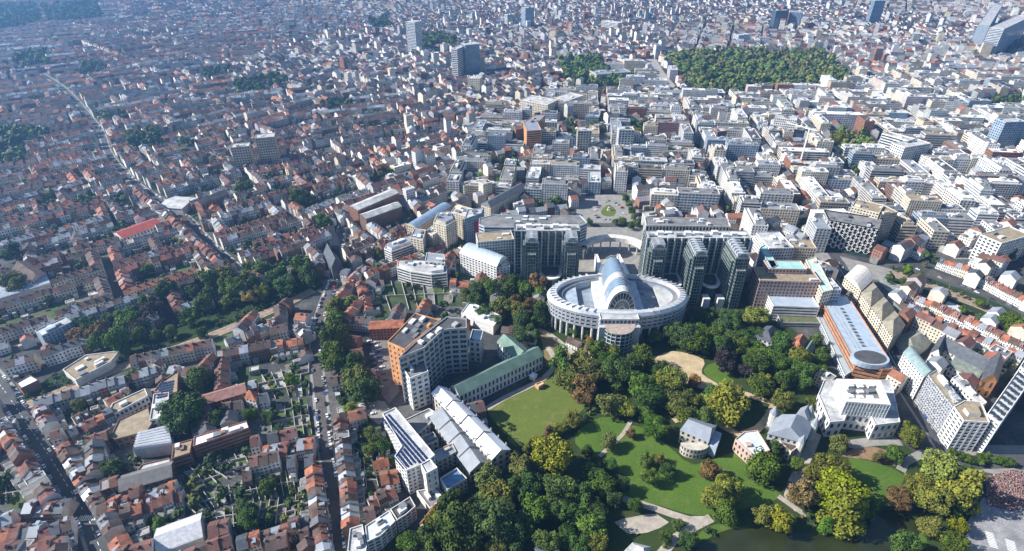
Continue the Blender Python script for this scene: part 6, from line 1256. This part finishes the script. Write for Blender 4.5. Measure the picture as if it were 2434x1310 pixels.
def carline(line, off, where, group, step=6.2, gap=.3, t0=0, t1=1, across=False):
    q = dense(line, 6); l, r = strip(q, abs(off)*2); e = l if off > 0 else r; s, k = 0, 0; nx = 0; tot = sum(math.dist(e[i], e[i+1]) for i in range(len(e)-1)); rr = random.Random(int(tot+off*10))
    for i in range(len(e)-1):
        s += math.dist(e[i], e[i+1])
        if s >= nx and t0 <= s/tot <= t1:
            nx = s+step
            if rr.random() > gap and inview(*e[i], 0, -5):
                k += 1; a = math.atan2(e[i+1][1]-e[i][1], e[i+1][0]-e[i][0]); car(e[i][0], e[i][1], a+(math.pi/2 if across else 0)+rr.uniform(-.04, .04), f"{where}, {ordn(k)} from the far end", group)
carline(S2, 5.2, "parked on the wide avenue's sunny side", "cars along the wide avenue", 5.6, .2); carline(S2, -5.2, "parked on the wide avenue's shaded side", "cars along the wide avenue", 5.6, .2); carline(S2, 1.8, "driving down the wide avenue", "cars along the wide avenue", 22, .3)
carline(S3, 3.6, "parked on the cobbled street's park side", "cars along the cobbled street", 5.6, .22); carline(S3, -3.6, "parked on the cobbled street's terrace side", "cars along the cobbled street", 6, .4)
carline(SB, 3, "on the dual carriageway's mansion side", "cars on the dual carriageway", 14, .35); carline(SB, -3, "on the dual carriageway's apartment side", "cars on the dual carriageway", 16, .35)
carline(S1, 3.2, "parked on the straight street's sunny side", "cars along the straight street", 7, .4, .45); carline(P(0, (892, 800), (905, 860), (925, 925)), 0, "in the museum car park's outer row", "cars in the museum car park", 2.9, .2, across=True); carline(P(0, (878, 812), (890, 870), (908, 930)), 0.1, "in the museum car park's inner row", "cars in the museum car park", 2.9, .25, across=True)
carline(P(0, (884, 968), (892, 1000)), 0, "in the small court beside the solar roof", "cars in the small court", 2.8, .1, across=True)
carline(P(0, (800, 655), (900, 634), (960, 604)), 2.6, "on the curving street below the balcony block", "cars on the curving street", 6, .35); carline(P(0, (2130, 625), (2300, 690), (2450, 755)), 2.4, "behind the railway terraces", "cars behind the railway terraces", 7, .35)
carline(loop(P(0, (1415, 500), (1447, 478), (1482, 498), (1475, 518), (1447, 522), (1420, 518)), 4), 0, "parked round the oval lawn of the square", "cars on the paved square", 5, .3, across=True)
# ------------------------------------------------------------------ crowd, lamp posts, monument, catenary masts
CR = MB(); rc = random.Random(2); area = P(0, (2340, 1135), (2400, 1120), (2470, 1125), (2470, 1205), (2400, 1215), (2345, 1200)); xs = [p[0] for p in area]; ys = [p[1] for p in area]
for _ in range(6500):
    x, y = rc.uniform(min(xs), max(xs)), rc.uniform(min(ys), max(ys))
    if not inpoly(np.array([x]), np.array([y]), area)[0]: continue
    c = rc.choice(((.2, .17, .25), (.34, .32, .38), (.1, .06, .1), (.05, .045, .08), (.2, .08, .13), (.5, .5, .54), (.06, .08, .18), (.07, .05, .1))); s = rc.uniform(.9, 1.05); a = rc.uniform(0, 3)
    CR.prism(rectat(x, y, a, .5*s, .34*s), .08, 1.45*s, 0, True, c=(*c, 0.0)); CR.prism(rectat(x, y, a, .24, .26), 1.45*s, 1.74*s, 0, True, c=rc.choice(((.35, .2, .14, 0.0), (.08, .05, .04, 0.0), (.5, .3, .2, 0.0))))
o = CR.build("crowd", PLAINATTR); o["kind"] = "stuff"; o["label"] = "dense crowd of people gathered on the square beside the park"
mo = empty("monument", (*at(1447, 500), .12), "grey statue on a pedestal in the round lawn", "monument"); m = MB(); m.box(-2, 2, -2, 2, 0, 1); m.box(-1.2, 1.2, -1.2, 1.2, 1, 4.5); m.build("pedestal", WALLS["pale"], mo); m = MB()
for z0, z1, r0 in ((4.5, 5.8, .5), (5.8, 7, .62), (7, 7.5, .28)): m.prism([(r0*math.cos(k*math.pi/4), r0*.7*math.sin(k*math.pi/4)) for k in range(8)], z0, z1)
m.build("statue", PLANTD, mo)
me = None
for k, (px, py) in enumerate(((140, 925), (260, 878), (370, 838), (480, 800), (580, 758), (670, 718), (2170, 662), (2250, 694), (2340, 730), (2420, 768))):
    x, y = at(px, py); 
    if me is None:
        m = MB(); m.box(-.14, .14, -.14, .14, 0, 8); m.box(-.08, .08, -4, 4, 7.2, 7.4); me = m.mesh("mast", [PLANTD])
    o = link("catenary_mast", me); o.location = (x, y, .2); o.rotation_euler = (0, 0, .5 if k < 6 else -.55); tag(o, f"{ordn(k+1 if k < 6 else k-5)} catenary mast from the {'rail bridge in the shaded cutting' if k < 6 else 'station square on the terrace railway'}", "mast", "masts over the railway")
# ------------------------------------------------------------------ tower crane among the offices
cr = empty("tower_crane", (*at(1898, 400), 0), "thin white tower crane standing among the office blocks", "crane"); m = MB(); m.box(-.9, .9, -.9, .9, 0, 62); m.build("mast", WALLS["white"], cr); m = MB(); m.box(-12, 36, -.5, .5, 60, 61); m.build("jib", WALLS["white"], cr); m = MB(); m.box(-14, -10, -1, 1, 57.5, 60); m.build("counterweight", PLANTD, cr); cr.rotation_euler = (0, 0, 2.2)
# ------------------------------------------------------------------ air
HZ = bpy.data.materials.new("haze"); HZ.use_nodes = True; t = HZ.node_tree; t.nodes.clear(); ou = N(t, "ShaderNodeOutputMaterial"); pv = N(t, "ShaderNodeVolumePrincipled")
pv.inputs["Color"].default_value = (.24, .52, 1.0, 1); pv.inputs["Density"].default_value = .00015; pv.inputs["Anisotropy"].default_value = .45; L(t, pv.outputs[0], ou.inputs["Volume"])
m = MB(); m.box(-9500, 9500, -2000, 12500, -1.0, CAMH+2, bottom=True); hz = m.build("haze", HZ, kind="stuff"); hz["label"] = "thin blue haze over the far city"
